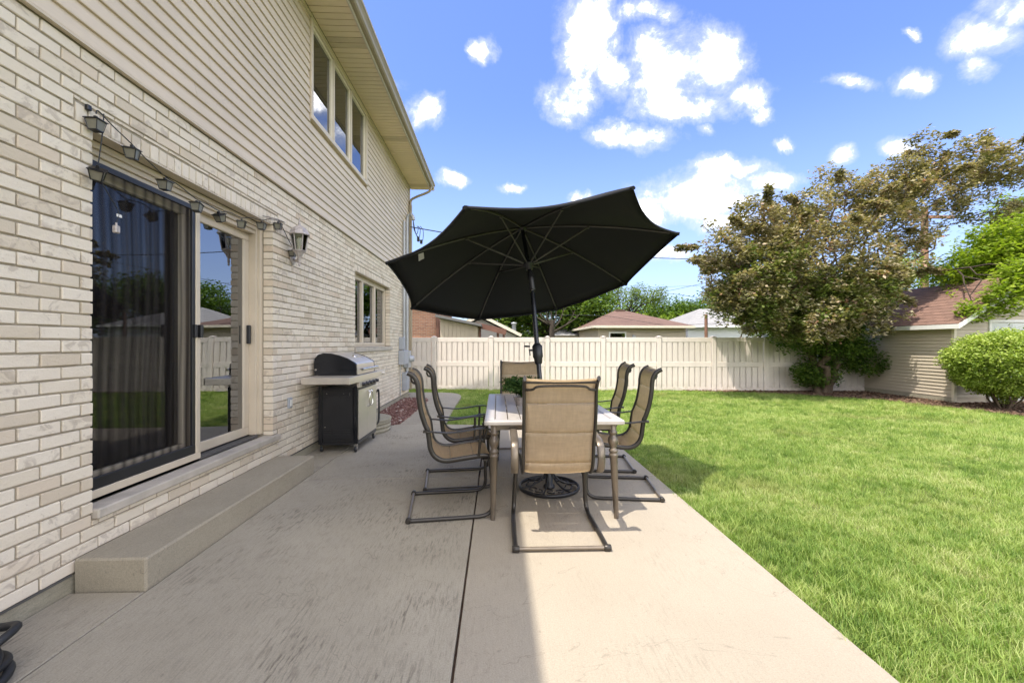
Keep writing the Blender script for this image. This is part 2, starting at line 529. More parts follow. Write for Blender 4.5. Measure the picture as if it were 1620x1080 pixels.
M['mulch'] = chips_mat('bark_mulch', [(0, (.06, .035, .022)), (.5, (.12, .07, .045)), (1, (.22, .15, .10))])
M['mulch_soil'] = chips_mat('mulch_soil', [(.3, (.07, .042, .028)), (.7, (.17, .115, .08))], False)
M['lava'] = chips_mat('red_lava_rock', [(0, (.09, .04, .033)), (.5, (.17, .085, .07)), (.9, (.27, .16, .13)), (1, (.48, .42, .37))])
M['far_brick'] = None


def far_brick():
    m, g, out = mat('orange_house_brick')
    br = g.n('ShaderNodeTexBrick')
    br.inputs['Scale'].default_value = 1.0
    br.inputs['Brick Width'].default_value = 0.21
    br.inputs['Row Height'].default_value = 0.07
    br.inputs['Mortar Size'].default_value = 0.008
    br.inputs['Color1'].default_value = (.50, .25, .15, 1)
    br.inputs['Color2'].default_value = (.36, .17, .11, 1)
    br.inputs['Mortar'].default_value = (.45, .37, .3, 1)
    g.put(br, 'Vector', g.n('ShaderNodeTexCoord').outputs['UV'])
    finish(g, out, br.outputs[0], .9, 0, br.outputs[1], .4, .01, .2)
    return m


M['far_brick'] = far_brick()


def glass_mat(name, ior, tint=(.85, .88, .9)):
    m, g, out = mat(name)
    fr = g.n('ShaderNodeFresnel')
    p = pos(g)
    bp = g.n('ShaderNodeBump')
    bp.inputs['Strength'].default_value = .035
    bp.inputs['Distance'].default_value = .05
    g.put(bp, 'Height', g.noise(p, 1.3, 1, .4))
    fr.inputs[0].default_value = ior
    gl = g.n('ShaderNodeBsdfGlossy')
    gl.inputs['Roughness'].default_value = 0.0
    gl.inputs['Color'].default_value = (.93, .96, 1, 1)
    g.t.links.new(bp.outputs[0], gl.inputs['Normal'])
    tr = g.n('ShaderNodeBsdfTransparent')
    tr.inputs[0].default_value = (*tint, 1)
    mx = g.n('ShaderNodeMixShader')
    g.put(mx, 0, fr.outputs[0])
    g.t.links.new(tr.outputs[0], mx.inputs[1])
    g.t.links.new(gl.outputs[0], mx.inputs[2])
    g.t.links.new(mx.outputs[0], out.inputs[0])
    return m


M['glass'] = glass_mat('coated_window_glass', 3.2, (.6, .62, .62))
M['glass_clear'] = glass_mat('clear_door_glass', 1.95, (.97, .98, .98))
M['lamp_glass'] = glass_mat('lantern_glass', 1.5, (.86, .86, .84))
M['frosted'] = simple('frosted_plastic', (.19, .18, .14), .35, 0, .1, 30, .05, 60)


def screen_mat():
    m, g, out = mat('black_insect_screen')
    d = g.n('ShaderNodeBsdfPrincipled')
    g.put(d, 'Base Color', (.022, .018, .015))
    g.put(d, 'Roughness', .7)
    g.put(d, 'Specular IOR Level', .1)
    tr = g.n('ShaderNodeBsdfTransparent')
    mx = g.n('ShaderNodeMixShader')
    lw = g.n('ShaderNodeLayerWeight')
    lw.inputs[0].default_value = .5
    # a woven mesh closes up the more obliquely it is seen
    g.put(mx, 0, g.m('MULTIPLY_ADD', lw.outputs[1], 1.35, -.02, clamp=True))
    g.t.links.new(tr.outputs[0], mx.inputs[1])
    g.t.links.new(d.outputs[0], mx.inputs[2])
    g.t.links.new(mx.outputs[0], out.inputs[0])
    return m


M['screen'] = screen_mat()


# ------------------------------------------------------------------ mesh helpers
def np_mesh(name, verts, faces, mats=(), smooth=False, tint=None):
    """verts (N,3); faces list of tuples or (M,k) array"""
    me = bpy.data.meshes.new(name)
    if isinstance(faces, np.ndarray):
        k = faces.shape[1]
        nf = len(faces)
        me.vertices.add(len(verts))
        me.vertices.foreach_set('co', np.asarray(verts, np.float32).ravel())
        me.loops.add(nf * k)
        me.loops.foreach_set('vertex_index', faces.astype(np.int32).ravel())
        me.polygons.add(nf)
        me.polygons.foreach_set('loop_start', np.arange(0, nf * k, k, dtype=np.int32))
        me.update(calc_edges=True)
    else:
        me.from_pydata([tuple(v) for v in verts], [], faces)
    for m in mats:
        me.materials.append(m)
    if smooth:
        me.polygons.foreach_set('use_smooth', np.ones(len(me.polygons), bool))
    if tint is not None:
        a = me.attributes.new('tint', 'FLOAT', 'FACE')
        a.data.foreach_set('value', np.asarray(tint, np.float32))
    me.update()
    return me


def link(name, me, parent=None, **props):
    o = bpy.data.objects.new(name, me)
    COL.objects.link(o)
    if parent is not None:
        o.parent = parent
    for k, v in props.items():
        o[k] = v
    return o


def thing(name, label, cat, loc=(0, 0, 0), rz=0.0, group=None):
    o = bpy.data.objects.new(name, None)
    COL.objects.link(o)
    o.location = loc
    o.rotation_euler = (0, 0, rz)
    o.empty_display_size = .1
    o['label'] = label
    o['category'] = cat
    if group:
        o['group'] = group
    return o


class MB:
    """collects shapes; build() links them as one mesh"""
    def __init__(self):
        self.v = []
        self.f = []
        self.sm = []
        self.t = []

    def add(self, vs, fs, smooth=False, tint=0.5):
        b = len(self.v)
        self.v += [tuple(p) for p in vs]
        self.f += [tuple(i + b for i in f) for f in fs]
        self.sm += [smooth] * len(fs)
        self.t += [tint] * len(fs)
        return self

    def box(self, x0, x1, y0, y1, z0, z1, ch=0.0, rot=None, pivot=None, tint=.5):
        if ch <= 0:
            vs = [(x, y, z) for z in (z0, z1) for y in (y0, y1) for x in (x0, x1)]
            fs = [(0, 2, 3, 1), (4, 5, 7, 6), (0, 1, 5, 4), (2, 6, 7, 3), (0, 4, 6, 2), (1, 3, 7, 5)]
        else:
            vs, fs = chamfer_box(x0, x1, y0, y1, z0, z1, ch)
        if rot is not None:
            pv = Vector(pivot) if pivot else Vector(((x0 + x1) / 2, (y0 + y1) / 2, (z0 + z1) / 2))
            mt = Euler(rot).to_matrix()
            vs = [tuple(mt @ (Vector(p) - pv) + pv) for p in vs]
        return self.add(vs, fs, False, tint)

    def bar(self, p0, p1, w_, h_, up=(0, 0, 1), ch=0.0):
        p0 = Vector(p0)
        p1 = Vector(p1)
        d = p1 - p0
        L = d.length
        d.normalize()
        u = Vector(up)
        s = d.cross(u)
        if s.length < 1e-4:
            s = d.cross(Vector((1, 0, 0)))
        s.normalize()
        u = s.cross(d).normalized()
        if ch > 0:
            vs, fs = chamfer_box(-w_ / 2, w_ / 2, 0, L, -h_ / 2, h_ / 2, ch)
        else:
            vs = [(x, y, z) for z in (-h_ / 2, h_ / 2) for y in (0, L) for x in (-w_ / 2, w_ / 2)]
            fs = [(0, 2, 3, 1), (4, 5, 7, 6), (0, 1, 5, 4), (2, 6, 7, 3), (0, 4, 6, 2), (1, 3, 7, 5)]
        vs = [tuple(p0 + s * x + d * y + u * z) for x, y, z in vs]
        return self.add(vs, fs)

    def tube(self, pts, r, n=10, caps=True, flat=None, closed=False, up=None):
        """r: number or list; flat=(a,b): elliptical section with a sideways and b along 'up'"""
        P = [Vector(p) for p in pts]
        m = len(P)
        rr = r if isinstance(r, (list, tuple)) else [r] * m
        T = []
        for i in range(m):
            if closed:
                d = P[(i + 1) % m] - P[i - 1]
            else:
                d = P[min(i + 1, m - 1)] - P[max(i - 1, 0)]
            T.append(d.normalized())
        u = Vector(up) if up else (Vector((0, 0, 1)) if abs(T[0].z) < .9 else Vector((1, 0, 0)))
        u = (u - T[0] * u.dot(T[0])).normalized()
        vs = []
        for i in range(m):
            if up:
                u2 = Vector(up)
                u2 = u2 - T[i] * u2.dot(T[i])
                if u2.length > 1e-4:
                    u = u2.normalized()
            else:
                u = (u - T[i] * u.dot(T[i]))
                u = u.normalized() if u.length > 1e-6 else Vector((1, 0, 0))
            s = T[i].cross(u)
            for k in range(n):
                a = 2 * math.pi * k / n
                ca, sa = math.cos(a), math.sin(a)
                if flat:
                    q = P[i] + s * (ca * flat[0] * rr[i]) + u * (sa * flat[1] * rr[i])
                else:
                    q = P[i] + s * (ca * rr[i]) + u * (sa * rr[i])
                vs.append(tuple(q))
        fs = []
        for i in range(m if closed else m - 1):
            j = (i + 1) % m
            for k in range(n):
                k2 = (k + 1) % n
                fs.append((i * n + k, i * n + k2, j * n + k2, j * n + k))
        self.add(vs, fs, True)
        if caps and not closed:
            self.add(vs[:n], [tuple(reversed(range(n)))])
            self.add(vs[-n:], [tuple(range(n))])
        return self

    def lathe(self, prof, c=(0, 0, 0), n=20, axis='Z', smooth=True):
        vs = []
        for r_, z_ in prof:
            for k in range(n):
                a = 2 * math.pi * k / n
                x, y = r_ * math.cos(a), r_ * math.sin(a)
                if axis == 'Z':
                    p = (x, y, z_)
                elif axis == 'X':
                    p = (z_, x, y)
                else:
                    p = (x, z_, y)
                vs.append((p[0] + c[0], p[1] + c[1], p[2] + c[2]))
        fs = []
        for i in range(len(prof) - 1):
            for k in range(n):
                k2 = (k + 1) % n
                fs.append((i * n + k, i * n + k2, (i + 1) * n + k2, (i + 1) * n + k))
        self.add(vs, fs, smooth)
        self.add(vs[:n], [tuple(reversed(range(n)))])
        self.add(vs[-n:], [tuple(range(n))])
        return self

    def prism(self, poly, a0, a1, axis='Y', tint=.5):
        """polygon in the two other axes, extruded along axis"""
        def mk(p, a):
            if axis == 'Y':
                return (p[0], a, p[1])
            if axis == 'X':
                return (a, p[0], p[1])
            return (p[0], p[1], a)
        n = len(poly)
        vs = [mk(p, a0) for p in poly] + [mk(p, a1) for p in poly]
        fs = [tuple(range(n)), tuple(reversed(range(n, 2 * n)))]
        for i in range(n):
            j = (i + 1) % n
            fs.append((i, i + n, j + n, j))
        return self.add(vs, fs, False, tint)

    def mesh(self, name, mats, tint=False):
        me = bpy.data.meshes.new(name)
        me.from_pydata(self.v, [], self.f)
        for m in (mats if isinstance(mats, (list, tuple)) else [mats]):
            me.materials.append(m)
        me.polygons.foreach_set('use_smooth', self.sm)
        if tint:
            a = me.attributes.new('tint', 'FLOAT', 'FACE')
            a.data.foreach_set('value', self.t)
        me.update()
        return me

    def build(self, name, m, parent=None, tint=False, **props):
        me = self.mesh(name, m, tint)
        fix_normals(me)
        return link(name, me, parent, **props)


def fix_normals(me):
    import bmesh
    bm = bmesh.new()
    bm.from_mesh(me)
    bmesh.ops.recalc_face_normals(bm, faces=bm.faces)
    bm.to_mesh(me)
    bm.free()


def chamfer_box(x0, x1, y0, y1, z0, z1, c):
    c = min(c, (x1 - x0) * .45, (y1 - y0) * .45, (z1 - z0) * .45)
    vs = []
    idx = {}
    for iz, z in enumerate((z0, z1)):
        for iy, y in enumerate((y0, y1)):
            for ix, x in enumerate((x0, x1)):
                dx = c if ix == 0 else -c
                dy = c if iy == 0 else -c
                dz = c if iz == 0 else -c
                idx[ix, iy, iz, 'x'] = len(vs)
                vs.append((x, y + dy, z + dz))
                idx[ix, iy, iz, 'y'] = len(vs)
                vs.append((x + dx, y, z + dz))
                idx[ix, iy, iz, 'z'] = len(vs)
                vs.append((x + dx, y + dy, z))
    fs = []
    for s in (0, 1):
        fs.append(tuple(idx[s, a, b, 'x'] for a, b in ((0, 0), (1, 0), (1, 1), (0, 1))))
        fs.append(tuple(idx[a, s, b, 'y'] for a, b in ((0, 0), (1, 0), (1, 1), (0, 1))))
        fs.append(tuple(idx[a, b, s, 'z'] for a, b in ((0, 0), (1, 0), (1, 1), (0, 1))))
    for a in (0, 1):
        for b in (0, 1):
            fs.append((idx[0, a, b, 'y'], idx[1, a, b, 'y'], idx[1, a, b, 'z'], idx[0, a, b, 'z']))
            fs.append((idx[a, 0, b, 'x'], idx[a, 1, b, 'x'], idx[a, 1, b, 'z'], idx[a, 0, b, 'z']))
            fs.append((idx[a, b, 0, 'x'], idx[a, b, 1, 'x'], idx[a, b, 1, 'y'], idx[a, b, 0, 'y']))
    for k in ((a, b, c2) for a in (0, 1) for b in (0, 1) for c2 in (0, 1)):
        fs.append((idx[(*k, 'x')], idx[(*k, 'y')], idx[(*k, 'z')]))
    return vs, fs


def planar_uv(me, fn):
    uv = me.uv_layers.new(name='UVMap')
    for l in me.loops:
        uv.data[l.index].uv = fn(me.vertices[l.vertex_index].co)


def spline(pts, per=6):
    """Catmull-Rom through points"""
    P = [Vector(p) for p in pts]
    out = []
    for i in range(len(P) - 1):
        p0 = P[max(i - 1, 0)]
        p1 = P[i]
        p2 = P[i + 1]
        p3 = P[min(i + 2, len(P) - 1)]
        for k in range(per):
            t = k / per
            out.append(0.5 * ((2 * p1) + (p2 - p0) * t + (2 * p0 - 5 * p1 + 4 * p2 - p3) * t * t + (3 * p1 - p0 - 3 * p2 + p3) * t ** 3))
    out.append(P[-1])
    return out


def structure(o):
    o['kind'] = 'structure'
    return o


def copy_tree(o, parent=None):
    c = o.copy()
    COL.objects.link(c)
    c.parent = parent
    for ch in [x for x in o.children]:
        copy_tree(ch, c)
    return c


# ------------------------------------------------------------------ ground
def disc(r, z, n=96, c=(0, 0)):
    vs = [(c[0], c[1], z)] + [(c[0] + r * math.cos(2 * math.pi * k / n), c[1] + r * math.sin(2 * math.pi * k / n), z) for k in range(n)]
    return vs, [(0, 1 + k, 1 + (k + 1) % n) for k in range(n)]


b = MB()
vs, fs = disc(600, -.045)
b.add(vs, fs)
structure(b.build('ground', M['lawn']))


def pt_in(poly, x, y):
    """vectorised point in polygon"""
    inside = np.zeros(len(x), bool)
    j = len(poly) - 1
    for i in range(len(poly)):
        xi, yi = poly[i]
        xj, yj = poly[j]
        c = ((yi > y) != (yj > y)) & (x < (xj - xi) * (y - yi) / (yj - yi + 1e-12) + xi)
        inside ^= c
        j = i
    return inside


# concrete slabs of the patio
patio = bpy.data.objects.new('patio', None)
COL.objects.link(patio)
patio['kind'] = 'structure'


def slab(poly, z0=-.12, z1=0.0, ch=.003, name='slab', m=None, parent=None):
    n = len(poly)
    cx = sum(p[0] for p in poly) / n
    cy = sum(p[1] for p in poly) / n
    P = [Vector((p[0], p[1])) for p in poly]
    ins = []
    for i in range(n):
        a = (P[i] - P[i - 1]).normalized()
        c = (P[(i + 1) % n] - P[i]).normalized()
        na = Vector((-a.y, a.x))
        nc = Vector((-c.y, c.x))
        d = (na + nc)
        d = d / max(.3, d.dot(na)) if d.length > 1e-6 else na
        ins.append(P[i] + d * ch)
    vs = [(p.x, p.y, z0) for p in P] + [(p.x, p.y, z1 - ch) for p in P] + [(p.x, p.y, z1) for p in ins]
    fs = [tuple(range(2 * n, 3 * n))]
    for k in (0, 1):
        for i in range(n):
            j = (i + 1) % n
            fs.append((k * n + i, k * n + j, (k + 1) * n + j, (k + 1) * n + i))
    mb = MB().add(vs, fs)
    return mb.build(name, m or M['concrete'], parent or patio)


slab([(-2.226, -3), (-1.853, -3), (-1.850, 2.30), (-2.226, 2.30)])
slab([(-1.842, -3), (-.178, -3), (-.184, 4.140), (-1.842, 4.150)])
slab([(-.166, -3), (1.545, -3), (1.545, 4.130), (-.172, 4.140)], m=M['concrete_clean'])
slab([(-1.842, 4.158), (-.188, 4.148), (-.192, 6.82), (-.84, 6.90), (-1.57, 6.92), (-1.842, 6.74)])
slab([(-.172, 4.148), (1.545, 4.138), (1.545, 6.72), (-.176, 6.81)], m=M['concrete_clean'])
slab([(-2.226, 4.39), (-1.853, 4.39), (-1.850, 6.74), (-2.226, 6.70)])
walk = [(-1.57, 6.93), (-.842, 6.91), (-.872, 8.16), (-.885, 9.27), (-.88, 10.12), (-.895, 10.6), (-.96, 10.92), (-1.07, 11.15), (-1.25, 11.30), (-1.46, 11.38),
        (-1.9, 11.42), (-4.2, 11.44), (-4.2, 11.02), (-2.228, 11.02), (-2.228, 10.30), (-1.85, 10.27), (-1.66, 10.12), (-1.58, 9.8), (-1.565, 9.3)]
slab(walk)
b = MB()
b.box(-2.2, 1.52, -3, 6.7, -.13, -.035)
structure(b.build('joint_bed', M['mulch_soil']))

LBED = [(-2.226, 6.72), (-1.85, 6.75), (-1.57, 6.93), (-1.565, 9.3), (-1.58, 9.8), (-1.66, 10.12), (-1.85, 10.27), (-2.226, 10.30)]
b = MB()
b.add([(x, y, -.03) for x, y in LBED], [tuple(range(len(LBED)))])
structure(b.build('rock_bed', M['mulch_soil']))

RBED = [(5.0, 11.83), (5.67, 11.60), (7.2, 11.05), (8.2, 10.35), (8.95, 9.56), (9.35, 8.64), (9.55, 7.51), (9.9, 6.7), (11, 6.2), (16, 5.9), (16, 9.2), (10.2, 9.2), (10.2, 11.6), (5.0, 11.92)]
b = MB()
b.add([(x, y, -.022) for x, y in RBED], [tuple(range(len(RBED)))])
structure(b.build('mulch_bed', M['mulch_soil']))


def scatter_chips(name, poly, n, s0, s1, m, z, flat=.5, kind='stuff', label=None, cat=None):
    xs = [p[0] for p in poly]
    ys = [p[1] for p in poly]
    x = RNG.uniform(min(xs), max(xs), n * 3)
    y = RNG.uniform(min(ys), max(ys), n * 3)
    k = pt_in(poly, x, y)
    x, y = x[k][:n], y[k][:n]
    n = len(x)
    base = np.array([[-1, -1, -1], [1, -1, -1], [1, 1, -1], [-1, 1, -1], [-.7, -.6, 1], [.6, -.7, 1], [.7, .6, 1], [-.6, .7, 1]], float)
    F = np.array([[3, 2, 1, 0], [4, 5, 6, 7], [0, 1, 5, 4], [1, 2, 6, 5], [2, 3, 7, 6], [3, 0, 4, 7]])
    s = RNG.uniform(s0, s1, (n, 1, 1))
    V_ = base[None] * s * np.stack([RNG.uniform(.6, 1.6, n), RNG.uniform(.5, 1.1, n), RNG.uniform(.3, .8, n) * flat * 2], 1)[:, None, :]
    V_ += RNG.normal(0, .18, V_.shape) * s
    a = RNG.uniform(0, 6.28, n)
    t = RNG.normal(0, .35, n)
    ca, sa, ct, st = np.cos(a), np.sin(a), np.cos(t), np.sin(t)
    Y_ = V_[..., 1] * ct[:, None] - V_[..., 2] * st[:, None]
    Z_ = V_[..., 1] * st[:, None] + V_[..., 2] * ct[:, None]
    X_ = V_[..., 0]
    Vx = X_ * ca[:, None] - Y_ * sa[:, None] + x[:, None]
    Vy = X_ * sa[:, None] + Y_ * ca[:, None] + y[:, None]
    Vz = Z_ + z + RNG.uniform(0, s0 * .8, n)[:, None]
    VV = np.stack([Vx, Vy, Vz], -1).reshape(-1, 3)
    FF = (F[None] + 8 * np.arange(n)[:, None, None]).reshape(-1, 4)
    me = np_mesh(name, VV, FF, [m], tint=np.repeat(RNG.uniform(0, 1, n), 6))
    o = link(name, me)
    o['kind'] = kind
    if label:
        o['label'] = label
        o['category'] = cat
    return o


scatter_chips('lava_gravel', LBED, 5200, .010, .026, M['lava'], -.018, .8, label='red lava rock filling the bed along the brick wall', cat='gravel')
scatter_chips('bark_mulch', RBED, 9000, .012, .035, M['mulch'], -.016, .3, label='brown bark mulch under the crabapple and bush', cat='mulch')

# ------------------------------------------------------------------ house
YE = 10.80          # far end of the house
XW = -2.226         # face of the brick
house = thing('house', 'cream brick house with taupe siding above, beside the patio', 'house', (-5, 3, 0))
house_inv = Matrix.Translation((5, -3, 0))
BUILT_HOUSE = []


def hp(o):
    """make o a part of the house while its mesh stays in world coordinates"""
    o.parent = house
    o.matrix_parent_inverse = house_inv
    return o


def cells(y0, y1, z0, z1, holes):
    """rectangle minus holes as rectangles"""
    ys = sorted({y0, y1, *[min(max(v, y0), y1) for h in holes for v in h[:2]]})
    zs = sorted({z0, z1, *[min(max(v, z0), z1) for h in holes for v in h[2:]]})
    out = []
    for a, c in zip(ys[:-1], ys[1:]):
        run = None
        for e, f in zip(zs[:-1], zs[1:]):
            ym, zm = (a + c) / 2, (e + f) / 2
            if any(h[0] < ym < h[1] and h[2] < zm < h[3] for h in holes):
                run = None
                continue
            if run is None:
                run = [a, c, e, f]
                out.append(run)
            else:
                run[3] = f
    return out


DOOR = (2.425, 4.313, .386, 2.482)
WIN = (6.762, 8.925, 1.235, 2.450)
UPW = (5.13, 7.24, 3.985, 5.125)
# backing wall: mortar behind the bricks, sheathing behind the siding
b = MB()
e = .004
for y0, y1, z0, z1 in cells(-6, YE - .01, .09, 2.90, [(DOOR[0] - e, DOOR[1] + e, DOOR[2] - .05, DOOR[3] + e), (WIN[0] - e, WIN[1] + e, WIN[2] - .01, WIN[3] + e)]):
    b.box(XW - .235, XW - .010, y0, y1, z0, z1)
hp(b.build('wall', M['mortar']))
b = MB()
for y0, y1, z0, z1 in cells(-6, YE - .01, 2.905, 5.20, [UPW]):
    b.box(XW - .235, XW - .004, y0, y1, z0, z1)
hp(b.build('upper_wall', M['siding']))
b = MB()
b.box(-12, XW - .24, YE - .25, YE - .01, .0, 5.2)
b.box(-12, XW - .24, -6, -5.76, .0, 5.2)
b.box(-12, -11.8, -5.75, YE - .26, .0, 5.2)
hp(b.build('end_wall', M['mortar']))
b = MB()
b.box(-4.7, -3.62, YE + .0, 11.45, -.1, 8.2)  # unseen brick block, added behind the end wall to throw shade on the fence
hp(b.build('fence_shade_block', M['brick_far'], tint=True))
# foundation strip
b = MB()
b.box(XW - .2, XW - .006, -6, 4.39, -.1, .084)
b.box(XW - .2, XW - .006, 4.40, YE, -.1, .084)
hp(b.build('foundation', M['foundation']))
b = MB()
b.box(XW - .2, XW + .002, -6, 2.31, .084, .094)
b.box(XW - .2, XW + .0, 4.40, YE, .084, .093)
hp(b.build('flashing', M['trim_dark']))


def project(x, y, z):
    c = math.cos(math.atan(23 / 675))
    s = math.sin(math.atan(23 / 675))
    d = x * s + y * c
    if d < .1:
        return None
    return 810 + 675 * (x * c - y * s) / d, 543 - 675 * (z - 1.3) / d


CP, BP = .0682, .2036     # course height, brick pitch
JT = .0095
holes = [(DOOR[0], DOOR[1], DOOR[2], DOOR[3]), (2.425, 4.415, .331 - .002, DOOR[2]), (2.325, 4.415, DOOR[3], DOOR[3] + .104),
         (WIN[0], WIN[1], WIN[2], WIN[3]), (6.722, 9.04, 1.158, WIN[2]), (WIN[0] - .04, WIN[1] + .04, WIN[3], WIN[3] + .104)]
bricks = []               # (y0, y1, z0, z1)
ncourse = 41
for c in range(ncourse):
    z0 = .096 + c * CP
    z1 = z0 + CP - JT
    off = -.02 + (0 if c % 2 else BP / 2)
    y = -2.4 + off
    while y < YE:
        y0, y1 = y, min(y + BP - JT, YE)
        y += BP
        if y1 - y0 < .03:
            continue
        rects = [(y0, y1, z0, z1)]
        for h in holes:
            nr = []
            for r in rects:
                if r[1] <= h[0] or r[0] >= h[1] or r[3] <= h[2] or r[2] >= h[3]:
                    nr.append(r)
                    continue
                if r[0] < h[0] - .02:
                    nr.append((r[0], h[0] - (0 if h in (holes[0], holes[3]) else .006), r[2], r[3]))
                if r[1] > h[1] + .02:
                    nr.append((h[1] + (0 if h in (holes[0], holes[3]) else .006), r[1], r[2], r[3]))
                ya, yb = max(r[0], h[0]), min(r[1], h[1])
                if r[3] > h[3] + .014:
                    nr.append((ya, yb, h[3] + .008, r[3]))
                if r[2] < h[2] - .014:
                    nr.append((ya, yb, r[2], h[2] - .003))
            rects = nr
        bricks += [r for r in rects if r[1] - r[0] > .018 and r[3] - r[2] > .012]
for ya, yb, zt in ((2.330, 4.410, DOOR[3]), (WIN[0] - .034, WIN[1] + .034, WIN[3])):
    n = round((yb - ya) / .0682)
    p = (yb - ya) / n
    for i in range(n):
        bricks.append((ya + i * p + .0045, ya + (i + 1) * p - .0045, zt, zt + .096))


def brick_rank(r):
    c = [project(XW, r[i], r[j]) for i, j in ((0, 2), (1, 2), (1, 3), (0, 3))]
    if any(q is None for q in c):
        return 0
    cx = sum(q[0] for q in c) / 4
    cy = sum(q[1] for q in c) / 4
    if not (-5 < cx < 1620 and -5 < cy < 1085):
        return 0
    return .5 * abs((c[2][0] - c[0][0]) * (c[3][1] - c[1][1]) - (c[3][0] - c[1][0]) * (c[2][1] - c[0][1]))


bricks.sort(key=brick_rank, reverse=True)
variants = []
for k in range(8):
    vs, fs = chamfer_box(-.092, 0, -.5, .5, -.5, .5, .45)
    # unit brick in y and z; chamfer of fixed size follows by scaling the inner points
    vs2 = []
    for x, y, z in vs:
        cy = .5 - .0035 / .194
        cz = .5 - .0035 / .058
        yy = math.copysign(.5 if abs(y) > .49 else cy, y)
        zz = math.copysign(.5 if abs(z) > .49 else cz, z)
        xx = x
        if x > -.046:
            xx = (0 if x > -1e-6 else -.004) + random.uniform(-.0016, .0010)
            yy += random.uniform(-.006, .006)
            zz += random.uniform(-.03, .03)
        else:
            xx = -.092
        vs2.append((xx, yy, zz))
    me = np_mesh('brick', vs2, fs, [M['brick']])
    fix_normals(me)
    variants.append((me, vs2, fs))
for i, r in enumerate(bricks[:300]):
    o = bpy.data.objects.new('brick', variants[random.randrange(8)][0])
    COL.objects.link(o)
    o.scale = (1, r[1] - r[0], r[3] - r[2])
    o.location = (XW + random.uniform(-.002, .0015), (r[0] + r[1]) / 2, (r[2] + r[3]) / 2)
    o.rotation_euler = (random.gauss(0, .004), 0, random.gauss(0, .004))
    hp(o)
b = MB()
for r in bricks[300:]:
    me, vs2, fs = variants[random.randrange(8)]
    dx = XW + random.uniform(-.002, .0015)
    b.add([(x + dx, y * (r[1] - r[0]) + (r[0] + r[1]) / 2, z * (r[3] - r[2]) + (r[2] + r[3]) / 2) for x, y, z in vs2], fs, False, random.random())
o = hp(b.build('brickwork', M['brick_far'], tint=True))
o['kind'] = 'stuff'

# lintels
for ya, yb, z in ((DOOR[0], DOOR[1], DOOR[3]), (WIN[0], WIN[1], WIN[3])):
    b = MB()
    b.box(XW - .095, XW - .003, ya + .001, yb - .001, z - .009, z - .001)
    hp(b.build('lintel', M['trim']))
# stone sills
b = MB()
b.box(XW - .10, XW + .030, 2.428, 4.412, .331, .386, .007)
hp(b.build('door_sill', M['stone']))
b = MB()
b.box(XW - .09, XW + .028, 6.728, 9.034, 1.160, 1.234, .006)
hp(b.build('window_sill', M['stone']))

# siding boards
zb, k = 2.905, 0
boards = []
while zb < 5.19:
    zt = min(zb + .1, 5.19)
    y = -3.0 + (k * 1.27) % 3.66
    cuts = [-3.0]
    while y < YE:
        if y > -3:
            cuts.append(y)
        y += 3.66
    cuts.append(YE)
    for ya, yb in zip(cuts[:-1], cuts[1:]):
        segs = [(ya, yb)]
        if zt > UPW[2] + .01 and zb < UPW[3] - .01:
            segs = [(ya, min(yb, UPW[0] - .03)), (max(ya, UPW[1] + .03), yb)]
        for s in segs:
            if s[1] - s[0] > .03:
                boards.append((s[0] + .0015, s[1] - .0015, zb, zt))
    zb += .1
    k += 1
for ya, yb, za, zc in boards:
    b = MB()
    f = (zc - za) / .1
    prof = [(-2.2000, za), (-2.1985, za + .006), (-2.2150 + .0155 * (1 - f), zc), (-2.228, zc), (-2.228, za)]
    b.prism(prof, ya, yb)
    hp(b.build('siding_board', M['siding']))
b = MB()
b.box(-2.228, -2.190, YE - .09, YE + .012, 2.89, 5.188, .003)
hp(b.build('corner_trim', M['siding']))
b = MB()
b.box(-2.215, -2.186, -3, YE - .1, 5.150, 5.187, .004)
hp(b.build('soffit_trim', M['trim']))
b = MB()
b.box(-2.228, -2.196, -3, YE, 2.893, 2.9035, .001)
hp(b.build('starter_strip', M['trim']))

# soffit panels, fascia, gutter, roof
y = -1.0
k = 0
vent_at = (3.0, 5.6, 8.2, 10.6)
while y < YE + .05:
    yc = y + .05
    b = MB()
    b.box(-2.186, -1.712, y + .003, y + .094, 5.190, 5.202, .003)
    hp(b.build('soffit_panel', M['soffit_vent'] if any(abs(yc - v) < .11 for v in vent_at) else M['soffit']))
    y += .1
b = MB()
b.box(-2.20, -1.712, -5, YE + .06, 5.2025, 5.23)
hp(b.build('soffit_backing', M['trim_dark']))
b = MB()
b.box(-1.711, -1.688, -5, YE + .08, 5.170, 5.335, .003)
b.box(-1.712, -1.6, YE + .082, YE + .10, 5.170, 5.33, .003)
hp(b.build('fascia', M['fascia']))
b = MB()
prof = [(-1.687, 5.205), (-1.640, 5.200), (-1.622, 5.215), (-1.612, 5.245), (-1.590, 5.275), (-1.578, 5.285), (-1.578, 5.318), (-1.592, 5.318), (-1.592, 5.292), (-1.604, 5.284), (-1.626, 5.250), (-1.640, 5.222), (-1.687, 5.218)]
b.prism(prof, -5, YE + .08)
b.prism([(-1.687, 5.205), (-1.640, 5.200), (-1.622, 5.215), (-1.612, 5.245), (-1.590, 5.275), (-1.578, 5.285), (-1.578, 5.318), (-1.687, 5.318)], YE + .081, YE + .085)
hp(b.build('gutter', M['gutter']))
b = MB()
e0, e1 = -6.4, YE + .09
P = [(-1.62, e0, 5.335), (-1.62, e1, 5.335), (-12.2, e1, 5.335), (-12.2, e0, 5.335), (-6.9, e0 + 5.2, 7.6), (-6.9, e1 - 5.2, 7.6)]
b.add(P, [(0, 1, 5, 4), (1, 2, 5), (2, 3, 4, 5), (3, 0, 4), (3, 2, 1, 0)])
hp(b.build('roof', M['shingle_grey']))

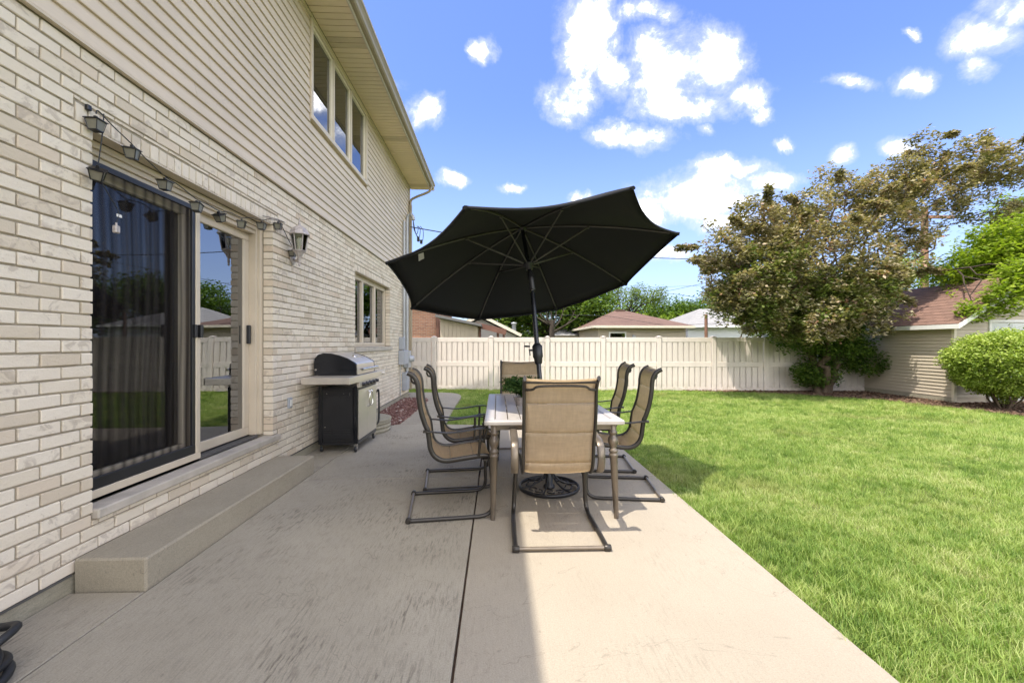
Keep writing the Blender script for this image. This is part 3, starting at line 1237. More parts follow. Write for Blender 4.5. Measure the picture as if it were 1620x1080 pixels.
# ---- sliding door (frame is the part; leaves, panes, screen and hardware are sub-parts)
XF = XW - .094
b = MB()
b.box(XF - .152, XF - .004, 4.262, 4.308, .41, 2.47, .003)          # right jamb, outer step
b.box(XF - .152, XF - .030, 4.236, 4.2615, .41, 2.44, .003)
b.box(XF - .152, XF - .004, 2.428, 2.452, .41, 2.47, .003)
b.box(XF - .152, XF - .004, 2.4525, 4.2615, 2.432, 2.470, .003)     # head in three steps
b.box(XF - .152, XF - .022, 2.4525, 4.2355, 2.398, 2.4315, .003)
b.box(XF - .152, XF - .040, 2.4525, 4.2355, 2.362, 2.3975, .003)
b.box(XF - .152, XF - .008, 2.4525, 3.432, .402, .450, .003)        # bottom rail below the screen
b.box(XF - .045, XF - .010, 3.385, 3.432, .4505, 2.361, .004)       # meeting stile
door = hp(b.build('sliding_door', M['trim']))


def sub(o, parent):
    o.parent = parent
    return o


b = MB()
b.box(XF - .152, XF - .012, 3.433, 4.2355, .388, .4015, .001)
b.box(XF - .030, XF - .012, 3.433, 4.2355, .4017, .412, .001)
b.box(XF - .048, XF - .040, 3.433, 4.2355, .4017, .414, .001)
sub(b.build('track', M['trim_dark']), door)
b = MB()
xa, xb = XF - .138, XF - .095
b.box(xa, xb, 3.433, 4.2355, .4145, .494, .004)
b.box(xa, xb, 3.433, 4.2355, 2.290, 2.3615, .004)
b.box(xa, xb, 4.150, 4.2355, .4945, 2.2895, .004)
b.box(xa, xb, 3.433, 3.470, .4945, 2.2895, .004)
sub(b.build('leaf', M['trim']), door)
b = MB()
b.box(xa + .016, xa + .026, 3.4705, 4.1495, .4945, 2.2895)
sub(b.build('pane', M['glass']), door)
b = MB()
xa, xb = XF - .150, XF - .088
b.box(xa, xb, 2.453, 3.3845, .4505, .53, .004)
b.box(xa, xb, 2.453, 3.3845, 2.29, 2.3615, .004)
b.box(xa, xb, 2.453, 2.52, .5305, 2.2895, .004)
b.box(xa, xb, 3.345, 3.3845, .5305, 2.2895, .004)
sub(b.build('leaf', M['trim']), door)
b = MB()
b.box(xa + .02, xa + .03, 2.5205, 3.3445, .5305, 2.2895)
sub(b.build('pane', M['glass_clear']), door)
b = MB()
xa, xb = XF - .034, XF - .016
b.box(xa, xb, 2.454, 3.384, .4505, .520, .003)
b.box(xa, xb, 2.454, 3.384, 2.325, 2.3612, .003)
b.box(xa, xb, 2.454, 2.478, .5205, 2.3245, .003)
b.box(xa, xb, 3.350, 3.384, .5205, 2.3245, .003)
sub(b.build('screen_frame', M['black_metal']), door)
b = MB()
ny, nz = 96, 14
vs = []
for a in range(nz + 1):
    z = .5205 + (2.3245 - .5205) * a / nz
    for c in range(ny + 1):
        y = 2.4785 + (3.3495 - 2.4785) * c / ny
        edge = min(1, min(c, ny - c) / 6)
        ph_ = y / .078 * 2 * math.pi + 1.1 * math.sin(z * 2.6) + .7 * math.sin(z * 5.3 + y * 3)
        vs.append((xa + .008 + edge * (.0030 * math.sin(ph_) + .002 * math.sin(ph_ * .43 + 1)), y, z))
b.add(vs, [(a * (ny + 1) + c, a * (ny + 1) + c + 1, (a + 1) * (ny + 1) + c + 1, (a + 1) * (ny + 1) + c) for a in range(nz) for c in range(ny)], True)
sub(b.build('insect_screen', M['screen']), door)
b = MB()
b.box(XF - .094, XF - .062, 4.185, 4.215, 1.295, 1.475, .005)
sub(b.build('handle', M['black_metal']), door)
b = MB()
b.box(XF - .014, XF + .012, 3.345, 3.372, 1.345, 1.445, .004)
b.box(XF - .009, XF + .020, 3.395, 3.425, 1.345, 1.445, .004)
sub(b.build('latch', M['black_metal']), door)
# vertical blinds behind the left leaf
b = MB()
for i in range(11):
    yc = 2.49 + i * .086
    vs = []
    for z in (.45, 2.34):
        for q in range(7):
            u = (q / 6 - .5) * .078
            dx_ = .020 * (1 - (q / 3 - 1) ** 2)
            vs.append((XF - .215 + dx_ + u * .55, yc + u, z))
    b.add(vs, [(q, q + 1, q + 8, q + 7) for q in range(6)], True)
sub(b.build('vertical_blinds', M['blind']), door)


def room(y0, y1, z0, z1, name, fm):
    """inside of a room: five inward faces, open to the window side"""
    x0, x1 = -5.5, XW - .236
    v = [(x, y, z) for z in (z0, z1) for y in (y0, y1) for x in (x0, x1)]
    b = MB()
    b.add(v, [(0, 1, 3, 2), (4, 6, 7, 5), (0, 4, 5, 1), (2, 3, 7, 6), (0, 2, 6, 4)])
    hp(b.build(name, fm))


room(.8, 6.0, .30, 2.75, 'dining_room', M['interior'])
room(6.3, 10.0, .30, 2.75, 'kitchen', M['interior'])
room(4.0, 8.5, 3.0, 5.15, 'bedroom', M['interior'])

# ---- lower window: three casements
b = MB()
y0, y1, z0, z1 = WIN
b.box(XF - .07, XF - .006, y0 + .003, y0 + .04, z0 + .002, z1 - .012, .003)
b.box(XF - .07, XF - .006, y1 - .04, y1 - .003, z0 + .002, z1 - .012, .003)
b.box(XF - .07, XF - .006, y0 + .0405, y1 - .0405, z1 - .052, z1 - .012, .003)
b.box(XF - .07, XF - .006, y0 + .0405, y1 - .0405, z0 + .002, z0 + .035, .003)
lwin = hp(b.build('window', M['trim']))
for ya, yb in ((6.803, 7.43), (7.432, 8.162), (8.164, 8.884)):
    b = MB()
    za, zc = z0 + .0355, z1 - .0525
    xa, xb = XF - .060, XF + .002
    s = .040
    b.box(xa, xb, ya, ya + s, za, zc, .004)
    b.box(xa, xb, yb - s, yb, za, zc, .004)
    b.box(xa, xb, ya + s, yb - s, za, za + s, .004)
    b.box(xa, xb, ya + s, yb - s, zc - s, zc, .004)
    sub(b.build('sash', M['trim']), lwin)
    b = MB()
    b.box(xa + .012, xa + .020, ya + s + .0005, yb - s - .0005, za + s + .0005, zc - s - .0005)
    sub(b.build('pane', M['glass']), lwin)
# ---- upper window
b = MB()
y0, y1, z0, z1 = UPW
xa, xb = XW - .06, -2.186
b.box(xa, xb, y0 - .028, y0 + .028, z0 - .03, z1 + .02, .004)
b.box(xa, xb, y1 - .028, y1 + .028, z0 - .03, z1 + .02, .004)
b.box(xa, xb, y0 + .0285, y1 - .0285, z1 - .02, z1 + .02, .004)
b.box(xa, xb + .012, y0 - .03, y1 + .03, z0 - .045, z0 - .0305, .003)
b.box(xa, xb, y0 + .0285, y1 - .0285, z0 - .030, z0 + .022, .004)
b.box(xa, xb - .01, 5.800, 5.846, z0 + .0225, z1 - .0205, .004)
b.box(xa, xb - .01, 6.490, 6.536, z0 + .0225, z1 - .0205, .004)
uwin = hp(b.build('window', M['trim']))
for ya, yb in ((5.159, 5.799), (5.847, 6.489), (6.537, 7.211)):
    b = MB()
    za, zc = z0 + .023, z1 - .021
    xa2, xb2 = XW - .05, XW + .018
    s = .036
    b.box(xa2, xb2, ya, ya + s, za, zc, .004)
    b.box(xa2, xb2, yb - s, yb, za, zc, .004)
    b.box(xa2, xb2, ya + s, yb - s, za, za + s, .004)
    b.box(xa2, xb2, ya + s, yb - s, zc - s, zc, .004)
    sub(b.build('sash', M['cream_paint']), uwin)
    b = MB()
    b.box(xa2 + .03, xa2 + .038, ya + s + .0005, yb - s - .0005, za + s + .0005, zc - s - .0005)
    sub(b.build('pane', M['glass']), uwin)

# ---- downspout with elbow
b = MB()
pts = spline([(-1.66, 10.70, 5.20), (-1.68, 10.70, 5.10), (-1.80, 10.70, 5.03), (-2.02, 10.70, 4.94), (-2.145, 10.70, 4.86), (-2.165, 10.70, 4.72)], 5)
b.tube(pts, 1, 8, flat=(.038, .030), up=(1, 0, .3))
b.box(-2.198, -2.128, 10.66, 10.74, .16, 4.74, .006)
hp(b.build('downspout', M['gutter']))

# doorstep
b = MB()
b.box(-2.222, -1.850, 2.312, 4.378, -.06, .170, .010)
o = b.build('doorstep', M['step'])
o['label'] = 'long concrete step below the sliding door'
o['category'] = 'step'


# ------------------------------------------------------------------ fence
FD = Vector((1, -.08, 0)).normalized()
FN = Vector((-.08, -1, 0)).normalized()      # towards the yard
FRZ = math.atan2(-.08, 1)


def fpt(x, off=0, z=0):
    return Vector((x, 12.25 - .08 * x, z)) + FN * off


fence = thing('fence', 'sand coloured vinyl privacy fence across the back of the lawn', 'fence', (0, 12.25, 0), FRZ)
PX = [-5.1, -3.46, -1.825, -.181, 1.424, 2.993, 4.544, 6.052, 7.471, 8.93, 10.45]
b = MB()
b.box(-.062, .062, -.062, .062, -.1, 1.478, .008)
post_me = b.mesh('post', M['fence'])
b = MB()
b.box(-.072, .072, -.072, .072, 1.4785, 1.492, .004)
b.add([(-.06, -.06, 1.4925), (.06, -.06, 1.4925), (.06, .06, 1.4925), (-.06, .06, 1.4925), (0, 0, 1.515)], [(0, 1, 4), (1, 2, 4), (2, 3, 4), (3, 0, 4)])
cap_me = b.mesh('post_cap', M['fence'])
b = MB()
b.box(-.5, .5, -.009, .009, -.5, .5, .004)
board_me = b.mesh('board', M['fence'])
for me in (post_me, cap_me, board_me):
    fix_normals(me)
finv = Matrix.Rotation(-FRZ, 4, 'Z') @ Matrix.Translation((0, -12.25, 0))


def flocal(x, off=0, z=0):
    return finv @ fpt(x, off, z)


back = MB()
for i, x in enumerate(PX):
    p = flocal(x)
    o = link('post', post_me, fence)
    o.location = p
    c = link('post_cap', cap_me, o)
    if i == len(PX) - 1:
        break
    q = flocal(PX[i + 1])
    xa, xb = p.x + .063, q.x - .063
    for z0, z1, nm in ((1.335, 1.466, 'top_rail'), (.640, .782, 'middle_rail'), (-.02, .066, 'bottom_rail')):
        b = MB()
        b.box(xa, xb, -.030, .030, z0, z1, .005)
        b.build(nm, M['fence'], fence)
    n = max(2, round((xb - xa) / .153))
    pt = (xb - xa) / n
    for k in range(n):
        xc = xa + (k + .5) * pt
        for z0, z1 in ((.7825, 1.3345), (.0665, .6395)):
            o = link('board', board_me, fence)
            o.scale = (pt * .80, 1, z1 - z0)
            o.location = (xc, -.016 + random.uniform(-.001, .001), (z0 + z1) / 2)
            if k < n - 1:
                back.box(xc + pt * .28, xc + pt * .72, .004, .016, z0, z1)
o = back.build('backing_boards', M['fence'], fence)
o['kind'] = 'stuff'

# ------------------------------------------------------------------ garage in the right corner
GX, GY = 10.10, 9.10
garage = thing('garage', 'low taupe sided garage with red brown shingle roof in the right corner', 'garage', (GX, GY, 0))


def gpart(o):
    o.parent = garage
    o.matrix_parent_inverse = Matrix.Translation((-GX, -GY, 0))
    return o


GW, GL, EZ, RS = 3.1, 2.55, 1.80, .63       # width, length, eave height, roof slope
b = MB()
b.prism([(GX + .02, -.05), (GX + GW - .02, -.05), (GX + GW - .02, EZ), (GX + GW / 2, EZ + RS * GW / 2 - .03), (GX + .02, EZ)], GY + .02, GY + GL - .02)
gpart(b.build('wall', M['garage_siding']))
z = .10
while z < EZ - .01:
    b = MB()
    zt = min(z + .079, EZ)
    b.prism([(GX - .004, z), (GX - .006, z + .004), (GX + .013, zt), (GX + .02, zt), (GX + .02, z)], GY + .055, GY + GL - .02)
    gpart(b.build('siding_board', M['garage_siding']))
    z += .079
z = .10
while z < EZ + RS * GW / 2 - .1:
    zt = z + .079
    xa = GX + .05 if zt < EZ else GX + .06 + (zt - EZ) / RS
    xb = GX + GW - (xa - GX)
    segs = [(xa, xb)]
    if z < 1.84:
        segs = [(xa, 10.88), (12.945, xb)]
    for s in segs:
        if s[1] - s[0] < .05:
            continue
        b = MB()
        b.prism([(GY + .0, z), (GY - .002, z + .004), (GY + .012, zt), (GY + .02, zt), (GY + .02, z)], s[0], s[1], 'X')
        gpart(b.build('siding_board', M['garage_siding']))
    z += .079
b = MB()
b.box(GX - .012, GX + .05, GY - .012, GY + .052, .02, EZ, .004)
gpart(b.build('corner_post', M['cream_paint']))
b = MB()
b.box(GX - .006, GX + .05, GY + GL - .019, GY + GL + .03, .02, EZ, .004)
gpart(b.build('corner_post', M['cream_paint']))
b = MB()
b.box(GX + .001, GX + .06, GY + .053, GY + GL - .021, .0, .098)
gpart(b.build('footing', M['foundation']))
# roof slabs
for sgn, nm in ((1, 'roof_slope'), (-1, 'roof_slope')):
    xm = GX + GW / 2
    xe = xm - sgn * (GW / 2 + .20)
    ze = EZ - RS * .20 + .045
    zr = EZ + RS * GW / 2 + .045
    ya, yb = GY - .26, GY + GL + .16
    rows = 14
    b = MB()
    for r in range(rows):
        t0, t1 = r / rows, (r + 1) / rows
        x0, x1 = xe + (xm - xe) * t0, xe + (xm - xe) * t1
        z0, z1 = ze + (zr - ze) * t0, ze + (zr - ze) * t1
        vs = [(x0, ya, z0 + .012), (x1, ya, z1 + .004), (x1, yb, z1 + .004), (x0, yb, z0 + .012), (x0, ya, z0), (x1, ya, z1), (x1, yb, z1), (x0, yb, z0)]
        b.add(vs, [(0, 1, 2, 3), (7, 6, 5, 4), (0, 4, 5, 1), (1, 5, 6, 2), (2, 6, 7, 3), (3, 7, 4, 0)])
    me = b.mesh(nm, M['shingle'])
    fix_normals(me)
    planar_uv(me, lambda c: (c.y, (c.x - GX) * 1.18))
    gpart(link(nm, me))
    b = MB()
    b.box(min(xe, xe + sgn * .02), max(xe, xe + sgn * .02), ya, yb, ze - .10, ze - .002, .003)
    gpart(b.build('fascia', M['white_paint']))
    b = MB()
    for yy in (ya - .021, ):
        b.add([(xe, yy, ze - .10), (xe, yy, ze - .001), (xm, yy, zr - .001), (xm, yy, zr - .11), (xe, yy + .02, ze - .10), (xe, yy + .02, ze - .001), (xm, yy + .02, zr - .001), (xm, yy + .02, zr - .11)],
              [(0, 1, 2, 3), (7, 6, 5, 4), (0, 4, 5, 1), (1, 5, 6, 2), (2, 6, 7, 3), (3, 7, 4, 0)])
    gpart(b.build('rake_board', M['white_paint']))
    b = MB()
    b.add([(xe + sgn * .021, ya, ze - .06), (GX + (.0 if sgn > 0 else GW), ya, ze - .06), (GX + (.0 if sgn > 0 else GW), yb, ze - .06), (xe + sgn * .021, yb, ze - .06)], [(0, 1, 2, 3)])
    gpart(b.build('soffit', M['cream_paint']))
b = MB()
b.box(10.89, 10.95, GY - .02, GY + .03, .02, 1.82, .004)
b.box(12.88, 12.94, GY - .02, GY + .03, .02, 1.82, .004)
b.box(10.951, 12.879, GY - .02, GY + .03, 1.765, 1.82, .004)
gd = gpart(b.build('garage_door', M['white_paint']))
for r in range(4):
    for c in range(4):
        b = MB()
        xa = 10.955 + c * .481
        za = .03 + r * .433
        b.box(xa, xa + .476, GY + .004, GY + .019, za, za + .428, .003)
        b.box(xa + .07, xa + .406, GY - .002, GY + .0035, za + .07, za + .358, .003)
        b.build('door_panel', M['door_white'], gd)

# ------------------------------------------------------------------ neighbouring houses beyond the fence
def hip_roof(b, x0, x1, y0, y1, z, h, inset):
    P = [(x0, y0, z), (x1, y0, z), (x1, y1, z), (x0, y1, z), (x0 + inset, (y0 + y1) / 2, z + h), (x1 - inset, (y0 + y1) / 2, z + h)]
    b.add(P, [(0, 1, 5, 4), (1, 2, 5), (2, 3, 4, 5), (3, 0, 4), (3, 2, 1, 0)])


def uv_xz(me, k=1.0):
    planar_uv(me, lambda c: ((c.x + c.y * .9) * k, (c.z + 0.0) * k))


# orange brick house, left
h = thing('house', 'orange brick house wall seen between the downspout and umbrella', 'house', (-5.0, 19, 0))
b = MB()
b.box(-7.2, -2.66, 19, 25, -.05, 3.1)
me = b.mesh('wall', M['far_brick'])
fix_normals(me)
uv_xz(me)
o = link('wall', me, h)
o.matrix_parent_inverse = Matrix.Translation((5, -19, 0))
b = MB()
hip_roof(b, -7.6, -2.3, 18.6, 25.4, 3.1, 1.0, 2.2)
me = b.mesh('roof', M['shingle_far'])
uv_xz(me, 1.2)
o = link('roof', me, h)
o.matrix_parent_inverse = Matrix.Translation((5, -19, 0))
b = MB()
b.box(-2.71, -2.57, 18.9, 18.99, 0, 3.05, .01)
o = b.build('downspout', M['brown_paint'], h)
o.matrix_parent_inverse = Matrix.Translation((5, -19, 0))

# tan board garage
h = thing('garage', 'tan garage with vertical boards next to the orange brick house', 'garage', (-1.4, 16.5, 0))
inv = Matrix.Translation((1.4, -16.5, 0))
b = MB()
b.prism([(-2.20, -.05), (-.78, -.05), (-.78, 1.96), (-2.20, 2.25)], 16.53, 19.5)
o = b.build('wall', M['tan_wall'], h)
o.matrix_parent_inverse = inv
for i in range(9):
    b = MB()
    xa = -2.20 + i * .158
    xb = xa + .148
    za = 2.25 - (xa + 2.2) * .204
    zb_ = 2.25 - (xb + 2.2) * .204
    b.add([(xa, 16.5, 0), (xb, 16.5, 0), (xb, 16.5, zb_), (xa, 16.5, za), (xa, 16.529, 0), (xb, 16.529, 0), (xb, 16.529, zb_), (xa, 16.529, za)],
          [(0, 1, 2, 3), (7, 6, 5, 4), (0, 4, 5, 1), (1, 5, 6, 2), (2, 6, 7, 3), (3, 7, 4, 0)])
    o = b.build('board', M['cream_paint'] if False else M['tan_wall'], h)
    o.matrix_parent_inverse = inv
b = MB()
b.add([(-2.35, 16.2, 2.30), (-.62, 16.2, 1.945), (-.62, 19.8, 1.945), (-2.35, 19.8, 2.30), (-2.35, 16.2, 2.40), (-.62, 16.2, 2.045), (-.62, 19.8, 2.045), (-2.35, 19.8, 2.40)],
      [(3, 2, 1, 0), (4, 5, 6, 7), (0, 1, 5, 4), (1, 2, 6, 5), (2, 3, 7, 6), (3, 0, 4, 7)])
o = b.build('roof', M['shingle_grey'], h)
o.matrix_parent_inverse = inv

# brown porch roof
h = thing('porch', 'brown edged porch roof on posts between garage and umbrella pole', 'porch', (-.2, 17.5, 0))
inv = Matrix.Translation((.2, -17.5, 0))
b = MB()
b.bar((-.80, 17.3, 2.02), (.34, 17.0, 1.72), .06, .17)
o = b.build('beam', M['brown_paint'], h)
o.matrix_parent_inverse = inv
b = MB()
b.add([(-.85, 17.35, 2.12), (.36, 17.05, 1.82), (.36, 19.0, 1.86), (-.85, 19.0, 2.16), (-.85, 17.35, 2.16), (.36, 17.05, 1.86), (.36, 19, 1.90), (-.85, 19, 2.20)],
      [(3, 2, 1, 0), (4, 5, 6, 7), (0, 1, 5, 4), (1, 2, 6, 5), (2, 3, 7, 6), (3, 0, 4, 7)])
o = b.build('roof', M['brown_paint'], h)
o.matrix_parent_inverse = inv
for x, y in ((-.72, 17.4), (.02, 17.2), (.28, 18.8)):
    b = MB()
    b.box(x - .05, x + .05, y, y + .1, 0, 1.9 - .2 * (x + .72), .005)
    o = b.build('post', M['brown_paint'], h)
    o.matrix_parent_inverse = inv

# grey gable house
h = thing('house', 'grey gable end with cream rake board behind the porch', 'house', (0, 22, 0))
b = MB()
b.prism([(-3.0, 0), (.95, 0), (.95, 1.70), (-.85, 2.55), (-3.0, 1.55)], 0, 5)
b.build('wall', M['grey_siding'], h)
for p0, p1 in (((-.85, 2.72), (1.22, 1.70)), ((-.85, 2.72), (-3.3, 1.56))):
    b = MB()
    b.bar((p0[0], -.3, p0[1]), (p1[0], -.3, p1[1]), .05, .15)
    b.build('rake_board', M['cream_paint'], h)
    b = MB()
    b.add([(p0[0], -.27, p0[1] + .07), (p1[0], -.27, p1[1] + .07), (p1[0], 5.2, p1[1] + .07), (p0[0], 5.2, p0[1] + .07)], [(0, 1, 2, 3)])
    b.add([(p0[0], -.27, p0[1] + .01), (p1[0], -.27, p1[1] + .01), (p1[0], 5.2, p1[1] + .01), (p0[0], 5.2, p0[1] + .01)], [(3, 2, 1, 0)])
    b.build('roof_slope', M['shingle_grey'], h)
b = MB()
b.lathe([(.12, 0), (.12, .5), (.17, .52), (.17, .58), (.02, .62)], (.95, 2.5, 1.9), 12)
b.build('flue', M['galv'], h)

# low tan house with a red-brown hip roof
h = thing('house', 'tan sided house with low red brown hip roof beyond the fence', 'house', (6.8, 20, 0))
inv = Matrix.Translation((-6.8, -20, 0))


def hadd(o, inv_, hh):
    o.parent = hh
    o.matrix_parent_inverse = inv_
    return o


b = MB()
b.box(4.75, 8.95, 20.02, 27, -.05, 2.06)
hadd(b.build('wall', M['tan_wall']), inv, h)
z = 1.1
while z < 2.0:
    b = MB()
    b.prism([(20.0, z), (20.012, z + .12), (20.02, z + .12), (20.02, z)], 4.75, 5.25 if z < 1.85 else 8.95, 'X')
    if z < 1.85:
        b.prism([(20.0, z), (20.012, z + .12), (20.02, z + .12), (20.02, z)], 6.1, 8.95, 'X')
    hadd(b.build('siding_board', M['tan_wall']), inv, h)
    z += .121
b = MB()
hip_roof(b, 4.45, 9.25, 19.7, 27.5, 2.12, 1.0, 2.1)
me = b.mesh('roof', M['shingle_far'])
uv_xz(me, 1.0)
hadd(link('roof', me), inv, h)
b = MB()
b.box(4.43, 9.27, 19.67, 19.695, 2.02, 2.13, .003)
b.box(4.42, 4.445, 19.70, 27.5, 2.02, 2.13, .003)
hadd(b.build('fascia', M['cream_paint']), inv, h)
b = MB()
b.box(6.55, 7.05, 23.3, 23.8, 3.0, 3.16, .01)
hadd(b.build('ridge_vent', M['shingle_far']), inv, h)
b = MB()
b.box(5.26, 5.32, 19.97, 20.02, 1.2, 1.84, .003)
b.box(6.03, 6.09, 19.97, 20.02, 1.2, 1.84, .003)
b.box(5.321, 6.029, 19.97, 20.02, 1.78, 1.84, .003)
wn_ = hadd(b.build('window', M['white_paint']), inv, h)
b = MB()
b.box(5.322, 6.028, 19.99, 20.0, 1.2, 1.779)
b.build('pane', M['glass'], wn_)
b = MB()
b.box(6.38, 6.46, 19.93, 20.0, 1.45, 1.70, .01)
b.box(6.36, 6.54, 19.92, 20.0, 1.56, 1.66, .01)
hadd(b.build('meter_box', M['galv']), inv, h)
# second lower roof to the left of it
b = MB()
hip_roof(b, 3.1, 5.6, 24.5, 29, 1.75, .55, 1.2)
me = b.mesh('rear_roof', M['shingle_grey'])
uv_xz(me, 1.0)
hadd(link('rear_roof', me), inv, h)
b = MB()
b.box(3.3, 5.4, 24.8, 28.7, -.05, 1.75)
hadd(b.build('rear_wing', M['tan_wall']), inv, h)

# white house with pale grey roof
h = thing('house', 'white sided house with pale grey roof left of the crabapple', 'house', (11.6, 22, 0))
inv = Matrix.Translation((-11.6, -22, 0))
b = MB()
b.box(9.95, 14.6, 22.02, 28, -.05, 2.15)
hadd(b.build('wall', M['white_siding']), inv, h)
z = 1.0
while z < 2.1:
    b = MB()
    b.prism([(22.0, z), (22.012, z + .11), (22.02, z + .11), (22.02, z)], 9.95, 14.6, 'X')
    hadd(b.build('siding_board', M['white_siding']), inv, h)
    z += .111
b = MB()
hip_roof(b, 9.7, 14.9, 21.7, 28.3, 2.2, 1.15, 2.3)
me = b.mesh('roof', M['shingle_grey'])
uv_xz(me, 1.0)
hadd(link('roof', me), inv, h)
b = MB()
b.box(9.68, 14.92, 21.67, 21.695, 2.12, 2.21, .003)
hadd(b.build('fascia', M['white_paint']), inv, h)


# ------------------------------------------------------------------ trees
def leaves(centers, spread, per, size, aspect=.5, flat=.35, droop=.2):
    """leaf mesh: each leaf a folded pair of quads; returns verts, faces, tint"""
    n = len(centers) * per
    c = np.repeat(np.asarray(centers, float), per, 0)
    sp = np.repeat(np.asarray(spread, float) * np.ones(len(centers)), per)
    d = RNG.normal(0, 1, (n, 3))
    d /= np.maximum(np.linalg.norm(d, axis=1, keepdims=True), 1e-6)
    P = c + d * (sp * RNG.uniform(.15, 1, n) ** .6)[:, None]
    L = size * RNG.uniform(.6, 1.3, n)
    a = RNG.uniform(0, 2 * np.pi, n)
    up = np.stack([RNG.normal(0, flat * 1.4, n), RNG.normal(0, flat * 1.4, n), np.ones(n)], 1)
    up /= np.linalg.norm(up, axis=1, keepdims=True)
    ax = np.stack([np.cos(a), np.sin(a), RNG.normal(-droop, .3, n)], 1)
    ax -= up * (ax * up).sum(1, keepdims=True)
    ax /= np.linalg.norm(ax, axis=1, keepdims=True)
    s = np.cross(up, ax)
    w_ = (L * aspect * .5)[:, None]
    L = L[:, None]
    tip = P + ax * L
    mid = P + ax * L * .5 - up * L * .06
    l_ = mid + s * w_ + up * L * .08
    r_ = mid - s * w_ + up * L * .08
    V_ = np.stack([P, r_, tip, l_], 1).reshape(-1, 3)
    b0 = 4 * np.arange(n)
    F_ = np.concatenate([np.stack([b0, b0 + 1, b0 + 2], 1), np.stack([b0, b0 + 2, b0 + 3], 1)])
    t = RNG.uniform(0, 1, n) * .5 + np.repeat(RNG.uniform(0, 1, len(centers)), per) * .5
    return V_, F_, np.concatenate([t, t])


def ell_points(ells, n, shell=.45, gap=None):
    """cluster centres inside a set of ellipsoids (cx,cy,cz,rx,ry,rz,weight)"""
    E = np.array(ells, float)
    wgt = E[:, 6] * (E[:, 3] * E[:, 4] * E[:, 5]) ** .667
    k = RNG.choice(len(E), n, p=wgt / wgt.sum())
    d = RNG.normal(0, 1, (n, 3))
    d /= np.linalg.norm(d, axis=1, keepdims=True)
    r = RNG.uniform(shell, 1, n) ** .8
    P = E[k, :3] + d * r[:, None] * E[k, 3:6]
    return P


def limb(b, p0, p1, r0, r1, wob=.12, n=7, seg=8):
    p0, p1 = Vector(p0), Vector(p1)
    L = (p1 - p0).length
    pts = []
    for i in range(seg + 1):
        t = i / seg
        q = p0.lerp(p1, t)
        if 0 < i < seg:
            q += Vector((random.gauss(0, 1), random.gauss(0, 1), random.gauss(0, .7))) * L * wob * .35
        q.z += math.sin(t * math.pi) * L * .05
        pts.append(q)
    rs = [r0 + (r1 - r0) * (i / seg) for i in range(seg + 1)]
    b.tube(pts, rs, n)
    return pts


def make_tree(name, label, cat, base, fork_z, trunk_r, ells, nclus, per, spread, leafsize, lmat, bmat, stems=1, nlimb=16, group=None, shell=.4, aspect=.5, extra=None, twigs=30, sprays=0):
    t = thing(name, label, cat, base, 0, group)
    inv_ = Matrix.Translation((-base[0], -base[1], -base[2]))
    P = ell_points(ells, nclus, shell)
    if sprays:
        base_pts = ell_points(ells, sprays, .92)
        mid = P.mean(0)
        add = []
        for q in base_pts:
            dv = (q - mid)
            dv = dv / np.linalg.norm(dv) + RNG.normal(0, .35, 3) + np.array([0, 0, .35])
            dv /= np.linalg.norm(dv)
            Ls = RNG.uniform(.25, .5)
            for u in np.linspace(.1, 1, 7):
                add.append(q + dv * Ls * u + np.array([0, 0, -.06 * u * u]))
        P = np.concatenate([P, np.array(add)])
        spread = np.concatenate([np.full(nclus, spread), np.full(len(add), spread * .42)])
    b = MB()
    tips = []
    forks = []
    for s in range(stems):
        a = 2 * math.pi * s / max(1, stems) + .5
        dx = (math.cos(a) * .35 if stems > 1 else 0)
        dy = (math.sin(a) * .35 if stems > 1 else 0)
        f = Vector((base[0] + dx, base[1] + dy, base[2] + fork_z * random.uniform(.85, 1.15)))
        rr = trunk_r * (1 if stems == 1 else .62)
        limb(b, (base[0] + dx * .25, base[1] + dy * .25, base[2] - .1), f, rr * 1.15, rr * .8, .08, 10)
        forks.append((f, rr * .8))
    idx = RNG.choice(len(P), min(nlimb, len(P)), replace=False)
    for i in idx:
        q = Vector(P[i])
        f, fr = min(forks, key=lambda k: (k[0] - q).length)
        pts = limb(b, f, q, fr * random.uniform(.35, .6), .012, .13, 7, 8)
        tips += pts[3:]
    for i in RNG.choice(len(P), min(twigs, len(P)), replace=False):
        q = Vector(P[i])
        s0 = min(tips, key=lambda k: (k - q).length) if tips else forks[0][0]
        limb(b, s0, q, .02 * max(1, trunk_r * 6), .005, .12, 4, 4)
    hadd(b.build('trunk', bmat), inv_, t)
    V_, F_, T_ = leaves(P, spread, per, leafsize, aspect)
    me = np_mesh('crown', V_, F_, [lmat], tint=T_)
    hadd(link('crown', me), inv_, t)
    if extra:
        for (ee, nc, pr_, sp_, ls_, mm_, nm_) in extra:
            V_, F_, T_ = leaves(ell_points(ee, nc, .3), sp_, pr_, ls_, .55)
            hadd(link(nm_, np_mesh(nm_, V_, F_, [mm_], tint=T_)), inv_, t)
    return t


def at(px, py, y):
    """world point in the plane y seen at photo pixel (used once to lay out crowns)"""
    c, s = math.cos(math.atan(23 / 675)), math.sin(math.atan(23 / 675))
    a, v = (px - 810) / 675, (543 - py) / 675
    rx, ry, rz = a * c + s, -a * s + c, v
    k = y / ry
    return rx * k, y, 1.3 + rz * k


def ell(px, py, y, rxp, rzp, ry, wgt=1.0):
    x, yy, z = at(px, py, y)
    m_ = y / 675
    return (x, yy, z, rxp * m_, ry, rzp * m_, wgt)


